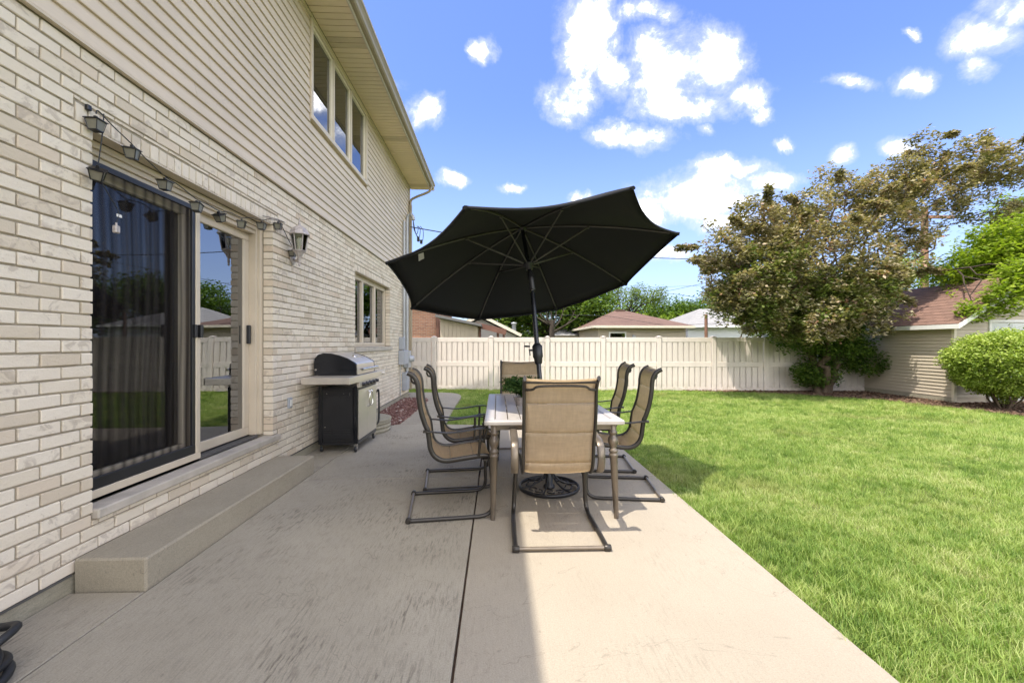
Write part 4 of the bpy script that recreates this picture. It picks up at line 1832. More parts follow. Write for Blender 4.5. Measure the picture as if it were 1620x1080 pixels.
crab = [
    ell(1300, 400, 10.3, 105, 85, 1.25), ell(1215, 425, 10.0, 75, 75, 1.1), ell(1140, 395, 9.9, 42, 38, .6), ell(1185, 345, 10.1, 48, 30, .7, .8),
    ell(1170, 470, 10.0, 40, 42, .7), ell(1250, 500, 10.1, 75, 45, 1.0), ell(1335, 480, 10.2, 85, 55, 1.1), ell(1265, 330, 10.4, 55, 32, .7, .8),
    ell(1345, 300, 10.6, 60, 26, .6, .7), ell(1320, 275, 10.7, 40, 12, .4, .35), ell(1385, 330, 10.7, 60, 45, .8, .8),
    ell(1430, 290, 10.9, 52, 50, .8, .85), ell(1462, 228, 11.0, 26, 20, .5, .6), ell(1480, 300, 10.9, 55, 42, .8, .75), ell(1530, 262, 10.8, 60, 36, .8, .7),
    ell(1590, 265, 10.6, 48, 45, .8, .75), ell(1545, 330, 10.9, 55, 32, .8, .5), ell(1420, 400, 10.7, 45, 40, .8, .6), ell(1450, 350, 10.9, 40, 40, .7, .5),
    ell(1385, 460, 10.6, 36, 40, .8, .55), ell(1130, 470, 10.1, 18, 30, .35, .4), ell(1610, 350, 10.5, 30, 22, .6, .5), ell(1540, 222, 11.0, 60, 14, .4, .3), ell(1112, 370, 10.0, 14, 16, .3, .4),

    ell(1150, 440, 11.5, 55, 45, .8, .8), ell(1205, 410, 11.6, 70, 50, .8, .8), ell(1275, 380, 11.7, 80, 60, .8, .8), ell(1235, 470, 11.5, 70, 40, .7, .7),
]
lowgreen = [ell(1290, 520, 10.9, 50, 45, .5), ell(1330, 540, 10.9, 55, 45, .5), ell(1290, 590, 11.05, 42, 20, .35), ell(1250, 530, 10.9, 30, 25, .4), ell(1370, 570, 10.9, 32, 30, .35, .6), ell(1300, 475, 10.6, 60, 30, .5)]
base = at(1303, 611, 11.1)
make_tree('crabapple_tree', 'large bronze leaved crabapple with many stems beside the garage', 'tree', (base[0], 11.1, 0), 1.15, .15, crab, 1400, 58, .20, .098, M['leaf_plum'], M['bark'], stems=5, nlimb=40, shell=.35,
          extra=[(lowgreen, 800, 34, .17, .09, M['leaf_dark'], 'lower_foliage'), ([ell(1170, 470, 9.9, 55, 45, .7), ell(1250, 495, 9.9, 80, 45, .9), ell(1335, 470, 10.0, 85, 50, .9), ell(1215, 430, 9.8, 70, 50, .8), ell(1385, 450, 10.4, 45, 40, .7)], 420, 46, .19, .095, M['leaf_olive'], 'olive_foliage'), ([ell(1225, 510, 11.3, 40, 18, .3), ell(1330, 490, 11.2, 60, 30, .4), ell(1415, 440, 11.0, 40, 20, .4)], 90, 24, .18, .08, M['leaf_bright'], 'green_shoots')], twigs=160, sprays=90)

# bright maple overhanging the garage
maple = [ell(1580, 395, 11.8, 55, 50, .9), ell(1530, 440, 11.4, 60, 36, .9), ell(1600, 440, 10.4, 60, 45, .9), ell(1620, 340, 12.2, 50, 40, .9), ell(1660, 420, 11, 60, 90, 1.2), ell(1500, 475, 11.6, 30, 16, .6, .7), ell(1600, 505, 8.65, 24, 40, .2, .22), ell(1555, 430, 10.3, 70, 45, .7, 1.3), ell(1600, 400, 10.0, 50, 60, .7, 1.3), ell(1540, 480, 9.9, 60, 16, .6, .6), ell(1610, 460, 9.4, 30, 30, .5, .7), ell(1592, 470, 8.75, 44, 26, .22, 1.2), ell(1548, 492, 8.9, 34, 12, .2, 1.0), ell(1612, 435, 8.8, 32, 28, .25, 1.2), ell(1700, 330, 12, 60, 80, 1.5)]
make_tree('maple_tree', 'bright yellow green tree hanging over the garage roof', 'tree', (15.6, 12.4, 0), 2.6, .2, maple, 1900, 26, .22, .115, M['leaf_bright'], M['bark_grey'], nlimb=16, shell=.2, twigs=60)

# trees beyond the fence
g1 = [ell(835, 470, 26, 45, 40, 2), ell(900, 455, 27, 70, 45, 2.4), ell(930, 500, 26, 60, 35, 2), ell(790, 500, 27, 50, 30, 2), ell(870, 500, 28, 90, 40, 2)]
make_tree('broadleaf_tree', 'dense mid green tree behind the umbrella pole', 'tree', (3.4, 27, 0), 1.6, .25, g1, 900, 30, .46, .26, M['leaf_green'], M['bark_grey'], nlimb=10, twigs=10, group='trees beyond the fence')
g2 = [ell(985, 470, 31, 44, 20, 1.6), ell(1020, 464, 31, 34, 14, 1.4), ell(950, 480, 31, 30, 26, 1.4), ell(1030, 476, 31, 24, 8, 1.0), ell(972, 495, 31, 20, 16, 1.2)]
make_tree('honeylocust_tree', 'pale airy tree with open branches above the red brown roof', 'tree', (9.0, 31, 0), 1.9, .2, g2, 260, 26, .40, .17, M['leaf_pale'], M['bark_grey'], nlimb=22, twigs=50, group='trees beyond the fence')
g3 = [ell(1075, 497, 38, 45, 17, 2.5), ell(1045, 505, 38, 40, 12, 2), ell(1120, 500, 38, 40, 16, 2), ell(1090, 487, 40, 22, 8, 2)]
make_tree('broadleaf_tree', 'rounded green tree between the tan house and the white house', 'tree', (15.2, 39, 0), 1.4, .25, g3, 420, 26, .6, .26, M['leaf_green'], M['bark_grey'], nlimb=6, twigs=6, group='trees beyond the fence')
g4 = [ell(1170, 480, 34, 60, 26, 2.5), ell(1215, 470, 33, 50, 30, 2.5), ell(1150, 470, 36, 40, 20, 2.5)]
make_tree('broadleaf_tree', 'dark green tree behind the white house', 'tree', (18.5, 35, 0), 1.6, .3, g4, 420, 26, .6, .27, M['leaf_dark'], M['bark_grey'], nlimb=6, twigs=6, group='trees beyond the fence')
g5 = [ell(1195, 510, 13.6, 24, 20, .6), ell(1230, 512, 13.6, 34, 22, .7), ell(1270, 515, 13.4, 40, 26, .7), ell(1345, 500, 13.2, 50, 35, .7), ell(1430, 440, 14.5, 50, 50, 1), ell(1405, 500, 13.2, 30, 30, .5)]
make_tree('shrub', 'yellow green shrub rising just behind the fence', 'shrub', (6.9, 13.4, 0), .8, .07, g5, 600, 26, .2, .10, M['leaf_bright'], M['bark'], stems=3, nlimb=10, twigs=20)
g6 = [ell(640, 440, 40, 60, 60, 4), ell(560, 450, 45, 90, 60, 5)]
make_tree('broadleaf_tree', 'green tree behind the orange brick house', 'tree', (-9, 38, 0), 2.0, .3, [(-9, 38, 3.6, 3, 3, 2.0, 1)], 160, 22, .7, .3, M['leaf_green'], M['bark_grey'], nlimb=6, twigs=4, group='trees beyond the fence')
# trees further to the right and behind the photographer (seen in the glass and at the frame edge)
for i, (x, y, r_, zc) in enumerate(((22, 27, 3.2, 3.6), (27, 21, 3.0, 3.3), (30, 12, 3.4, 4.0), (34, 2, 4.0, 4.2), (15, 40, 4.2, 3.2), (24, 36, 4.5, 4.0), (3, 46, 4.0, 2.6))):
    make_tree('broadleaf_tree', ['tall green tree far behind the garage roof', 'green tree to the right of the garage', 'spreading tree past the right side of the yard',
              'big tree well beyond the right side lawn', 'low round tree far behind the tan house', 'broad tree far behind the crabapple', 'distant tree straight behind the pruned tree'][i], 'tree', (x, y, 0), 1.8, .3, [(x, y, zc, r_, r_, r_ * .62, 1)], 420, 24, r_ * .17, .3, M['leaf_green'],
              M['bark_grey'], nlimb=6, twigs=4, group='trees beyond the fence')

# arborvitae tips above the tan house
for i, px in enumerate((1008, 1020, 1050, 1062, 1078, 1092)):
    x, y, z = at(px, 494 + (i % 3) * 2, 33 + (i % 2))
    n = 46
    cs = []
    for k in range(n):
        t_ = k / n
        rr = (1 - t_) * .42 + .03
        a = k * 2.4
        cs.append((x + math.cos(a) * rr * .8, y + math.sin(a) * rr * .8, .2 + t_ * (z - .2)))
    tt = thing('arborvitae', ['slim arborvitae, leftmost of the row behind the tan house', 'second slim arborvitae from the left behind the tan house', 'third arborvitae from the left behind the tan house',
               'fourth arborvitae from the left behind the tan house', 'fifth arborvitae from the left behind the tan house', 'rightmost arborvitae of the row behind the tan house'][i], 'tree', (x, y, 0), 0, 'row of arborvitae behind the tan house')
    V_, F_, T_ = leaves(cs, .22, 16, .22, .5, .8)
    hadd(link('crown', np_mesh('crown', V_, F_, [M['leaf_bright']], tint=T_)), Matrix.Translation((-x, -y, 0)), tt)
    b = MB()
    b.tube([(x, y, -.05), (x, y, z * .9)], [.06, .01], 6)
    hadd(b.build('trunk', M['bark']), Matrix.Translation((-x, -y, 0)), tt)

# pollarded tree
x, y, z = at(873, 533, 20)
t = thing('pruned_tree', 'hard pruned bare tree with fanned stubs beside the umbrella pole', 'tree', (x, 20, 0))
b = MB()
b.tube([(0, 0, -.1), (.02, 0, 1.2), (0, 0, 1.9), (.02, 0, 2.4)], [.15, .13, .125, .10], 10)
for k in range(9):
    a = -1.3 + 2.6 * k / 8
    L = random.uniform(.75, 1.15)
    z0 = random.uniform(1.75, 2.35)
    e1 = (math.sin(a) * L * .7, random.uniform(-.4, .4), z0 + .25 * L)
    e2 = (math.sin(a) * L * 1.05, e1[1] * 1.3, z0 + .35 * L + math.cos(a) * L * .55)
    b.tube(spline([(0, 0, z0 - .15), e1, e2], 4), [.05, .042, .038, .035, .03, .026, .022, .018, .015], 6)
    for q in range(2):
        b.tube([e2, (e2[0] + random.uniform(-.2, .2), e2[1], e2[2] + random.uniform(.15, .35))], [.022, .008], 4)
b.build('trunk', M['bark_grey'], t)

# round bush in front of the garage
t = thing('round_bush', 'clipped round green bush in front of the garage door', 'bush', (10.2, 8.25, 0))
be = [(0, 0, .93, .97, .85, .55, 1.0)]
n = 2600
d = RNG.normal(0, 1, (n, 3))
d /= np.linalg.norm(d, axis=1, keepdims=True)
r_ = RNG.uniform(.72, 1.0, n)
wob = 1 + .03 * np.sin(d[:, 0] * 17) * np.sin(d[:, 2] * 13 + d[:, 1] * 11) + .06 * np.sin(d[:, 0] * 7 + 1) * np.cos(d[:, 1] * 6) + .04 * np.sin(d[:, 2] * 9)
P = d * (r_ * wob)[:, None] * np.array([1.0, .88, .60]) + np.array([0, 0, .92])
low = P[:, 2] < .75
P[low, 0] *= 1 - (0.75 - P[low, 2]) * .75
P[low, 1] *= 1 - (0.75 - P[low, 2]) * .75
P[low, 2] -= (.75 - P[low, 2]) * .35
V_, F_, T_ = leaves(P, .095, 24, .052, .55, .5)
link('foliage', np_mesh('foliage', V_, F_, [M['leaf_bush']], tint=T_), t)
b = MB()
for k in range(12):
    a = k * 2.4
    limb(b, (math.cos(a) * .08, math.sin(a) * .08, -.05), (math.cos(a) * .62, math.sin(a) * .55, .85), .022, .008, .1, 6, 5)
b.build('stem', M['bark'], t)

# ------------------------------------------------------------------ utility poles and wires
t = thing('utility_pole', 'wooden utility pole with crossarm behind the crabapple crown', 'utility pole', (20.7, 20, 0))
b = MB()
b.tube([(0, 0, -.2), (0, 0, 7.9)], [.19, .14], 12)
b.build('pole', M['pole_wood'], t)
b = MB()
b.box(-1.5, 1.35, -.24, -.13, 7.30, 7.44, .01)
b.build('crossarm', M['pole_wood'], t)
for x in (-1.35, -.8, .5, 1.2):
    b = MB()
    b.lathe([(.02, 0), (.02, .08), (.06, .1), (.04, .14), (.06, .17), (.02, .21)], (x, -.18, 7.44), 8)
    b.build('insulator', M['white_plastic'], t)
b = MB()
b.lathe([(.05, 0), (.25, .03), (.27, .1), (.27, .75), (.25, .82), (.08, .86), (.06, .95), (.02, 1.0)], (-1.15, -.2, 7.46), 14)
b.build('transformer', M['brown_paint'], t)
x, y, z = at(1117, 497, 14)
t = thing('wooden_post', 'short wooden pole standing behind the fence under the crabapple', 'pole', (x, 14, 0))
b = MB()
b.tube([(0, 0, -.1), (0, 0, z)], [.06, .05], 10)
b.build('pole', M['pole_wood'], t)


def wire(name, label, pts, r, m=None, per=8):
    b = MB()
    b.tube(spline(pts, per), r, 6)
    o = b.build(name, m or M['wire'])
    o['label'] = label
    o['category'] = 'cable'
    return o


def sag(p0, p1, s, n=8):
    p0, p1 = Vector(p0), Vector(p1)
    return [p0.lerp(p1, i / n) - Vector((0, 0, s * 4 * (i / n) * (1 - i / n))) for i in range(n + 1)]


wire('service_cable', 'service cable from the house corner to the utility pole', sag((-2.1, 10.35, 4.10), (20.5, 19.8, 7.2), 1.25), .012)
wire('overhead_wire', 'thin overhead wire rising towards the pole right of the umbrella', [at(860, 492, 36), at(1000, 471, 33), at(1140, 442, 28), at(1300, 402, 24), (20.0, 19.8, 7.5)], .014)
wire('overhead_wire', 'overhead wire sloping down to the white house', [at(880, 448, 38), at(1048, 463, 32), at(1110, 473, 28), at(1172, 492, 22)], .016)
wire('overhead_wire', 'faint far wire passing above the pale airy tree', [at(760, 440, 45), at(960, 455, 44), at(1160, 452, 44), at(1330, 470, 44)], .014)
wire('overhead_wire', 'low wire running above the tan hip roof to the white house', [at(860, 498, 21), at(960, 500, 20.5), at(1060, 514, 20), at(1172, 508, 21.8)], .009)
wire('overhead_wire', 'lowest wire drooping along the front of the tan house', [at(940, 518, 19.2), at(1010, 526, 19), at(1080, 524, 19.2), at(1160, 505, 21.5)], .007)


# ------------------------------------------------------------------ patio table
def wadd(o, root):
    """parent while the mesh stays in world coordinates"""
    o.parent = root
    mb_ = Matrix.Translation(root.location) @ root.rotation_euler.to_matrix().to_4x4()
    o.matrix_parent_inverse = mb_.inverted()
    return o


TX0, TX1, TY0, TY1, TZ = -.097, .937, 3.105, 4.785, .735
table = thing('patio_table', 'long rectangular patio table with pale slatted top and turned metal legs', 'table', (.42, 3.945, 0))
for x0, x1, y0, y1 in ((TX0, TX1, TY0, TY0 + .082), (TX0, TX1, TY1 - .082, TY1), (TX0, TX0 + .078, TY0 + .0825, TY1 - .0825), (TX1 - .078, TX1, TY0 + .0825, TY1 - .0825)):
    b = MB()
    b.box(x0, x1, y0, y1, TZ - .034, TZ, .007)
    wadd(b.build('table_edge', M['table_top']), table)
ix0, ix1 = TX0 + .0785, TX1 - .0785
n = 9
pt = (ix1 - ix0) / n
for i in range(n):
    a, c = ix0 + i * pt + .0035, ix0 + (i + 1) * pt - .0035
    segs = ((TY0 + .083, TY1 - .083),)
    if i == 4:
        segs = ((TY0 + .083, 3.895), (4.005, TY1 - .083))
    for s in segs:
        b = MB()
        b.box(a, c, s[0], s[1], TZ - .020, TZ - .006, .003)
        wadd(b.build('plank', M['table_top']), table)
b = MB()
ring = [(.414 + .046 * math.cos(k * math.pi / 12), 3.951 + .046 * math.sin(k * math.pi / 12), TZ - .002) for k in range(24)]
b.tube(ring, .007, 6, closed=True)
wadd(b.build('umbrella_ring', M['black_metal']), table)
for y in (3.32, 3.80, 4.10, 4.58):
    b = MB()
    b.box(ix0, ix1, y - .012, y + .012, TZ - .045, TZ - .021)
    wadd(b.build('crossbar', M['bronze']), table)
b = MB()
for x0, x1, y0, y1 in ((TX0 + .05, TX1 - .05, TY0 + .05, TY0 + .07), (TX0 + .05, TX1 - .05, TY1 - .07, TY1 - .05), (TX0 + .05, TX0 + .07, TY0 + .07, TY1 - .07), (TX1 - .07, TX1 - .05, TY0 + .07, TY1 - .07)):
    b.box(x0, x1, y0, y1, TZ - .075, TZ - .0345)
wadd(b.build('apron', M['bronze']), table)
leg_prof = [(.0165, 0), (.018, .015), (.0285, .455), (.033, .462), (.034, .472), (.028, .480), (.028, .488), (.034, .494), (.034, .504), (.024, .514), (.022, .524),
            (.034, .548), (.039, .568), (.036, .590), (.024, .612), (.022, .622), (.034, .628), (.034, .640), (.027, .648), (.030, .700)]
for lx, ly, fx, fy in ((.862, 3.178, .884, 3.148), (-.022, 3.178, -.034, 3.150), (.862, 4.712, .880, 4.74), (-.022, 4.712, -.036, 4.74)):
    b = MB()
    b.lathe(leg_prof, (0, 0, 0), 20)
    k = .700
    b.v = [(x + fx + (lx - fx) * z / k, y + fy + (ly - fy) * z / k, z) for x, y, z in b.v]
    wadd(b.build('leg', M['bronze']), table)


# ------------------------------------------------------------------ sling chairs
CH = [(-.012, 1.082), (.026, 1.062), (.055, 1.020), (.066, .970), (.069, .915), (.078, .845), (.094, .768), (.118, .695), (.135, .655), (.146, .585), (.155, .520), (.180, .468), (.222, .436), (.275, .424), (.36, .432), (.47, .446), (.56, .452), (.605, .438)]


def make_chair(label, loop_arms=False):
    t = thing('sling_chair', label, 'chair', group='sling chairs round the patio table')
    prof = spline([(x, 0, z) for x, z in CH], 4)
    hw = .232                       # half distance between the side tubes
    for s in (-1, 1):
        b = MB()
        b.tube([(p.x, s * hw, p.z) for p in prof], 1, 10, flat=(.0115, .0190), up=None)
        b.build('side_frame', M['frame_dark'], t)
        # ground rail running into the riser under the front of the seat
        b = MB()
        pts = [(0, s * .288, .016), (.20, s * .288, .016), (.42, s * .286, .016), (.53, s * .284, .018), (.588, s * .280, .038), (.612, s * .276, .085), (.612, s * .270, .20), (.604, s * .262, .34), (.592, s * .256, .44)]
        if loop_arms:
            pts += [(.590, s * .262, .52), (.588, s * .272, .62)]
        b.tube(spline(pts, 4), 1, 10, flat=(.0165, .0145))
        rail = b.build('base_rail', M['frame_dark'], t)
        b = MB()
        b.lathe([(.016, -.023), (.0205, -.020), (.0205, .020), (.016, .023)], (0, s * .288, .0205), 12, 'Y')
        b.build('end_cap', M['frame_dark'], rail)
        if loop_arms:
            arm = [(.600, .655), (.56, .672), (.45, .672), (.33, .660), (.24, .650), (.185, .630), (.160, .590), (.150, .530), (.165, .470), (.20, .435)]
            b = MB()
            b.tube([(p.x, s * .287, p.z) for p in spline([(x, 0, z) for x, z in arm], 4)], 1, 8, flat=(.026, .0065))
            b.build('armrest', M['bronze'], t)
        else:
            arm = [(.105, .655), (.17, .650), (.27, .638), (.38, .645), (.50, .662), (.575, .662), (.615, .640), (.628, .60)]
            b = MB()
            b.tube([(p.x, s * .268, p.z) for p in spline([(x, 0, z) for x, z in arm], 4)], 1, 8, flat=(.021, .0065))
            b.build('armrest', M['frame_dark'], t)
            b = MB()
            b.tube([(.522, s * .268, .655), (.520, s * .262, .55), (.512, s * .246, .455)], .0105, 8)
            b.lathe([(.018, 0), (.018, .02)], (.520, s * .264, .565), 8)
            b.tube(spline([(.628, s * .268, .60), (.622, s * .266, .53), (.600, s * .258, .45)], 4), .010, 8)
            b.build('arm_post', M['frame_dark'], t)
            b = MB()
            b.bar((.118, s * .245, .655), (.118, s * .290, .655), .03, .014)
            b.build('bolt', M['frame_dark'], t)
    b = MB()
    b.tube([(0, -.272, .0205), (0, .272, .0205)], .0125, 10)
    b.build('crossbar', M['bronze'], t)
    # rocker spring plates joining risers and seat
    b = MB()
    b.bar((.56, -.262, .425), (.56, .262, .425), .035, .012)
    b.build('seat_crossbar', M['frame_dark'], t)
    b = MB()
    b.tube([(.016, -hw, 1.055), (.016, hw, 1.055)], .009, 8)
    b.build('brace', M['frame_dark'], t)
    b = MB()
    b.tube(spline([(.040, -hw + .01, 1.005), (.020, -hw + .05, 1.010), (.008, -hw + .09, 1.030), (.006, 0, 1.034), (.008, hw - .09, 1.030), (.020, hw - .05, 1.010), (.040, hw - .01, 1.005)], 5), .008, 8)
    b.build('brace', M['frame_dark'], t)
    # sling: padded panels with quilting seams between them
    cum = [0]
    for i in range(1, len(prof)):
        cum.append(cum[-1] + (prof[i] - prof[i - 1]).length)
    tot = cum[-1]

    def at_s(s_):
        s_ = min(max(s_, 0), tot)
        for i in range(1, len(prof)):
            if cum[i] >= s_:
                k = (s_ - cum[i - 1]) / (cum[i] - cum[i - 1])
                p = prof[i - 1].lerp(prof[i], k)
                d = (prof[i] - prof[i - 1]).normalized()
                return p, Vector((d.z, 0, -d.x)) * -1
        return prof[-1], Vector((0, 0, 1))

    seams = [.0, .20, .40, .615, .80, .98, 1.16, tot]
    for j, (sa, sb) in enumerate(zip(seams[:-1], seams[1:])):
        vs = []
        nu, nv = 8, 10
        for side in (1, -1):
            for i in range(nu + 1):
                u = i / nu
                p, nrm = at_s(sa + (sb - sa) * u + (.0012 if i == 0 else -.0012 if i == nu else 0))
                for k in range(nv + 1):
                    v = k / nv
                    edge = min(1, min(u, 1 - u) * 7) ** .5 * min(1, min(v, 1 - v) * 9) ** .5
                    th = .0016 + .0058 * edge * (1 if side > 0 else .5)
                    sagd = -.010 * math.sin(math.pi * v)
                    y = (-hw + .004) + (2 * hw - .008) * v
                    q = p + nrm * (side * th + sagd)
                    vs.append((q.x, y, q.z))
        fs = []
        o_ = (nu + 1) * (nv + 1)
        for i in range(nu):
            for k in range(nv):
                a = i * (nv + 1) + k
                fs.append((a, a + 1, a + nv + 2, a + nv + 1))
                fs.append((o_ + a, o_ + a + nv + 1, o_ + a + nv + 2, o_ + a + 1))
        for i in range(nu):
            for k in (0, nv):
                a = i * (nv + 1) + k
                fs.append((a, a + nv + 1, o_ + a + nv + 1, o_ + a))
        for k in range(nv):
            for i in (0, nu):
                a = i * (nv + 1) + k
                fs.append((a, a + 1, o_ + a + 1, o_ + a))
        b = MB().add(vs, fs, True)
        b.build('backrest_panel' if j < 4 else 'seat_panel', M['sling'], t)
    return t


def place(o, x, y, rz):
    o.location = (x, y, 0)
    o.rotation_euler = (0, 0, rz)


c0 = make_chair('sling chair at the head of the table, its back to us, lit by the sun', True)
place(c0, .402, 2.655, R(90))
c1 = make_chair('left side sling chair nearer to us, pulled half out from the table')
place(c1, -.680, 3.395, R(7.2))
c2 = copy_tree(c1)
c2['label'] = 'left side sling chair farther along the table, in front of the lawn'
place(c2, -.668, 4.045, R(7.0))
c3 = copy_tree(c1)
c3['label'] = 'right side sling chair nearer to us, with one rail in the sun'
place(c3, 1.385, 3.745, R(180 - 6.9))
c4 = copy_tree(c1)
c4['label'] = 'right side sling chair farther along the table, beside the far leg'
place(c4, 1.405, 4.52, R(180 - 6.5))
c5 = copy_tree(c1)
c5['label'] = 'sling chair at the far head of the table, facing us behind the fern'
place(c5, .275, 5.20, R(-90))

# ------------------------------------------------------------------ umbrella
HUB = Vector((.249, 4.363, 2.496))
TJ = Vector((.338, 4.211, 1.90))
FOOT = Vector((.461, 3.787, 0))
TIPS = [Vector(p) for p in ((-.222, 2.936, 2.233), (.959, 2.997, 2.404), (1.64, 3.81, 2.293), (1.487, 4.891, 1.983), (.772, 5.538, 1.738), (-.238, 5.452, 1.606), (-.933, 4.668, 1.678), (-.928, 3.615, 1.975))]
AX = (HUB - TJ).normalized()
RUN = HUB.lerp(TJ, .70)
umb = thing('patio_umbrella', 'open black patio umbrella tilted away over the table', 'umbrella', tuple(FOOT))


def rib_pt(i, u):
    p0 = HUB - AX * .015
    p = p0.lerp(TIPS[i % 8], u)
    return p + AX * (.20 * u * (1 - u))


for i in range(8):
    nu, nv = 12, 10
    top, bot = [], []
    for a in range(nu + 1):
        u = a / nu
        for c in range(nv + 1):
            v = c / nv
            uu = u * (1 - .048 * 4 * v * (1 - v) * u)
            sagv = -AX * (.03 * math.sin(math.pi * v) * u * (1 - .4 * u))
            p = rib_pt(i, uu).lerp(rib_pt(i + 1, uu), v) + sagv + AX * .012 - Vector((0, 0, .050 * math.sin(math.pi * v) * u * u))
            top.append(p)
            bot.append(p - AX * .004)
    vs = top + bot
    o_ = len(top)
    fs = []
    for a in range(nu):
        for c in range(nv):
            k = a * (nv + 1) + c
            fs.append((k, k + 1, k + nv + 2, k + nv + 1))
            fs.append((o_ + k, o_ + k + nv + 1, o_ + k + nv + 2, o_ + k + 1))
    for c in range(nv):
        k = nu * (nv + 1) + c
        fs.append((k, k + 1, o_ + k + 1, o_ + k))
    b = MB().add([tuple(p) for p in vs], fs, True)
    # stitched hem
    hem = [top[nu * (nv + 1) + c] - AX * .012 for c in range(nv + 1)]
    b.tube([tuple(p) for p in hem], 1, 6, flat=(.004, .012), up=tuple(AX))
    o = b.mesh('canopy_panel', M['canopy'])
    wadd(link('canopy_panel', o), umb)
for i in range(8):
    b = MB()
    pts = [rib_pt(i, .03 + .95 * k / 10) - AX * .004 for k in range(11)]
    b.tube([tuple(p) for p in pts], 1, 8, flat=(.008, .011), up=tuple(AX))
    rb = wadd(b.build('rib', M['rib']), umb)
    b = MB()
    b.tube([tuple(rib_pt(i, .95) - AX * .006), tuple(rib_pt(i, 1.005) - AX * .002)], 1, 8, flat=(.020, .014), up=tuple(AX))
    s = b.build('tip_pocket', M['canopy'])
    s.parent = rb
    b = MB()
    q = rib_pt(i, .455) - AX * .016
    b.tube([tuple(RUN + (q - RUN).normalized() * .04), tuple(q)], 1, 8, flat=(.007, .010), up=tuple(AX))
    b.lathe([(.013, -.012), (.013, .012)], tuple(q), 8)
    s = b.build('strut', M['rib'])
    s.parent = rb
# vent cap on top
vs = [tuple(HUB + AX * .085)]
side = AX.cross(Vector((0, 1, 0))).normalized()
fwd = AX.cross(side)
for k in range(8):
    d = (TIPS[k] - HUB)
    d = (d - AX * d.dot(AX)).normalized()
    vs.append(tuple(HUB + d * .24 + AX * .035))
b = MB().add(vs, [(0, 1 + k, 1 + (k + 1) % 8) for k in range(8)])
wadd(b.build('vent_cap', M['canopy']), umb)


def axis_lathe(b, prof, c, axis, n=14):
    q = axis.to_track_quat('Z', 'Y')
    k0 = len(b.v)
    b.lathe(prof, (0, 0, 0), n)
    for k in range(k0, len(b.v)):
        p = q @ Vector(b.v[k]) + Vector(c)
        b.v[k] = tuple(p)


b = MB()
axis_lathe(b, [(.012, .08), (.03, .09), (.034, .12), (.018, .15), (.004, .155)], HUB, AX)
wadd(b.build('finial', M['black_metal']), umb)
b = MB()
axis_lathe(b, [(.03, -.05), (.05, -.045), (.05, .0), (.03, .02)], HUB, AX, 16)
wadd(b.build('hub', M['black_metal']), umb)
b = MB()
axis_lathe(b, [(.026, -.05), (.036, -.045), (.036, -.01), (.058, .0), (.058, .022), (.03, .03)], RUN, AX, 16)
wadd(b.build('runner', M['black_metal']), umb)
PD = (TJ - FOOT).normalized()
b = MB()
b.tube([tuple(TJ + AX * .06), tuple(HUB + AX * .08)], .019, 14)
wadd(b.build('upper_pole', M['black_gloss']), umb)
b = MB()
axis_lathe(b, [(.024, -.10), (.029, -.09), (.029, .0), (.033, .01), (.033, .06), (.026, .10)], TJ + AX * .02, (AX + PD).normalized(), 14)
wadd(b.build('tilt_joint', M['black_metal']), umb)
b = MB()
axis_lathe(b, [(.0245, -.009), (.0245, .009)], TJ - PD * .085, PD, 16)
wadd(b.build('collar', M['chrome']), umb)
b = MB()
b.tube([tuple(FOOT + PD * .04), tuple(TJ)], .0225, 16)
wadd(b.build('pole', M['black_gloss']), umb)
CK = FOOT + PD * ((1.215) / PD.z)
b = MB()
axis_lathe(b, [(.028, -.115), (.037, -.10), (.040, -.06), (.048, -.045), (.048, .06), (.037, .075), (.028, .085)], CK, PD, 16)
ck = wadd(b.build('crank_housing', M['black_metal']), umb)
b = MB()
hx = CK + Vector((-.045, -.01, .02))
b.tube([tuple(hx), tuple(hx + Vector((-.035, -.01, 0)))], .010, 8)
b.bar(tuple(hx + Vector((-.035, -.01, .012))), tuple(hx + Vector((-.028, -.012, -.05))), .014, .010)
b.tube([tuple(hx + Vector((-.03, -.012, .035))), tuple(hx + Vector((-.085, -.015, .038)))], .009, 8)
s = b.build('crank_handle', M['black_metal'])
s.parent = ck
b = MB()
tg = rib_pt(7, .80) - AX * .03
b.add([tuple(tg + Vector(v)) for v in ((0, -.005, 0), (.045, 0, .018), (.05, 0, -.035), (.03, -.004, -.045), (.004, -.004, -.06))], [(0, 1, 2, 3, 4)])
b.add([tuple(tg + Vector(v) + Vector((0, .002, 0))) for v in ((0, -.005, 0), (.045, 0, .018), (.05, 0, -.035), (.03, -.004, -.045), (.004, -.004, -.06))], [(4, 3, 2, 1, 0)])
wadd(b.build('care_tag', M['white_plastic']), umb)

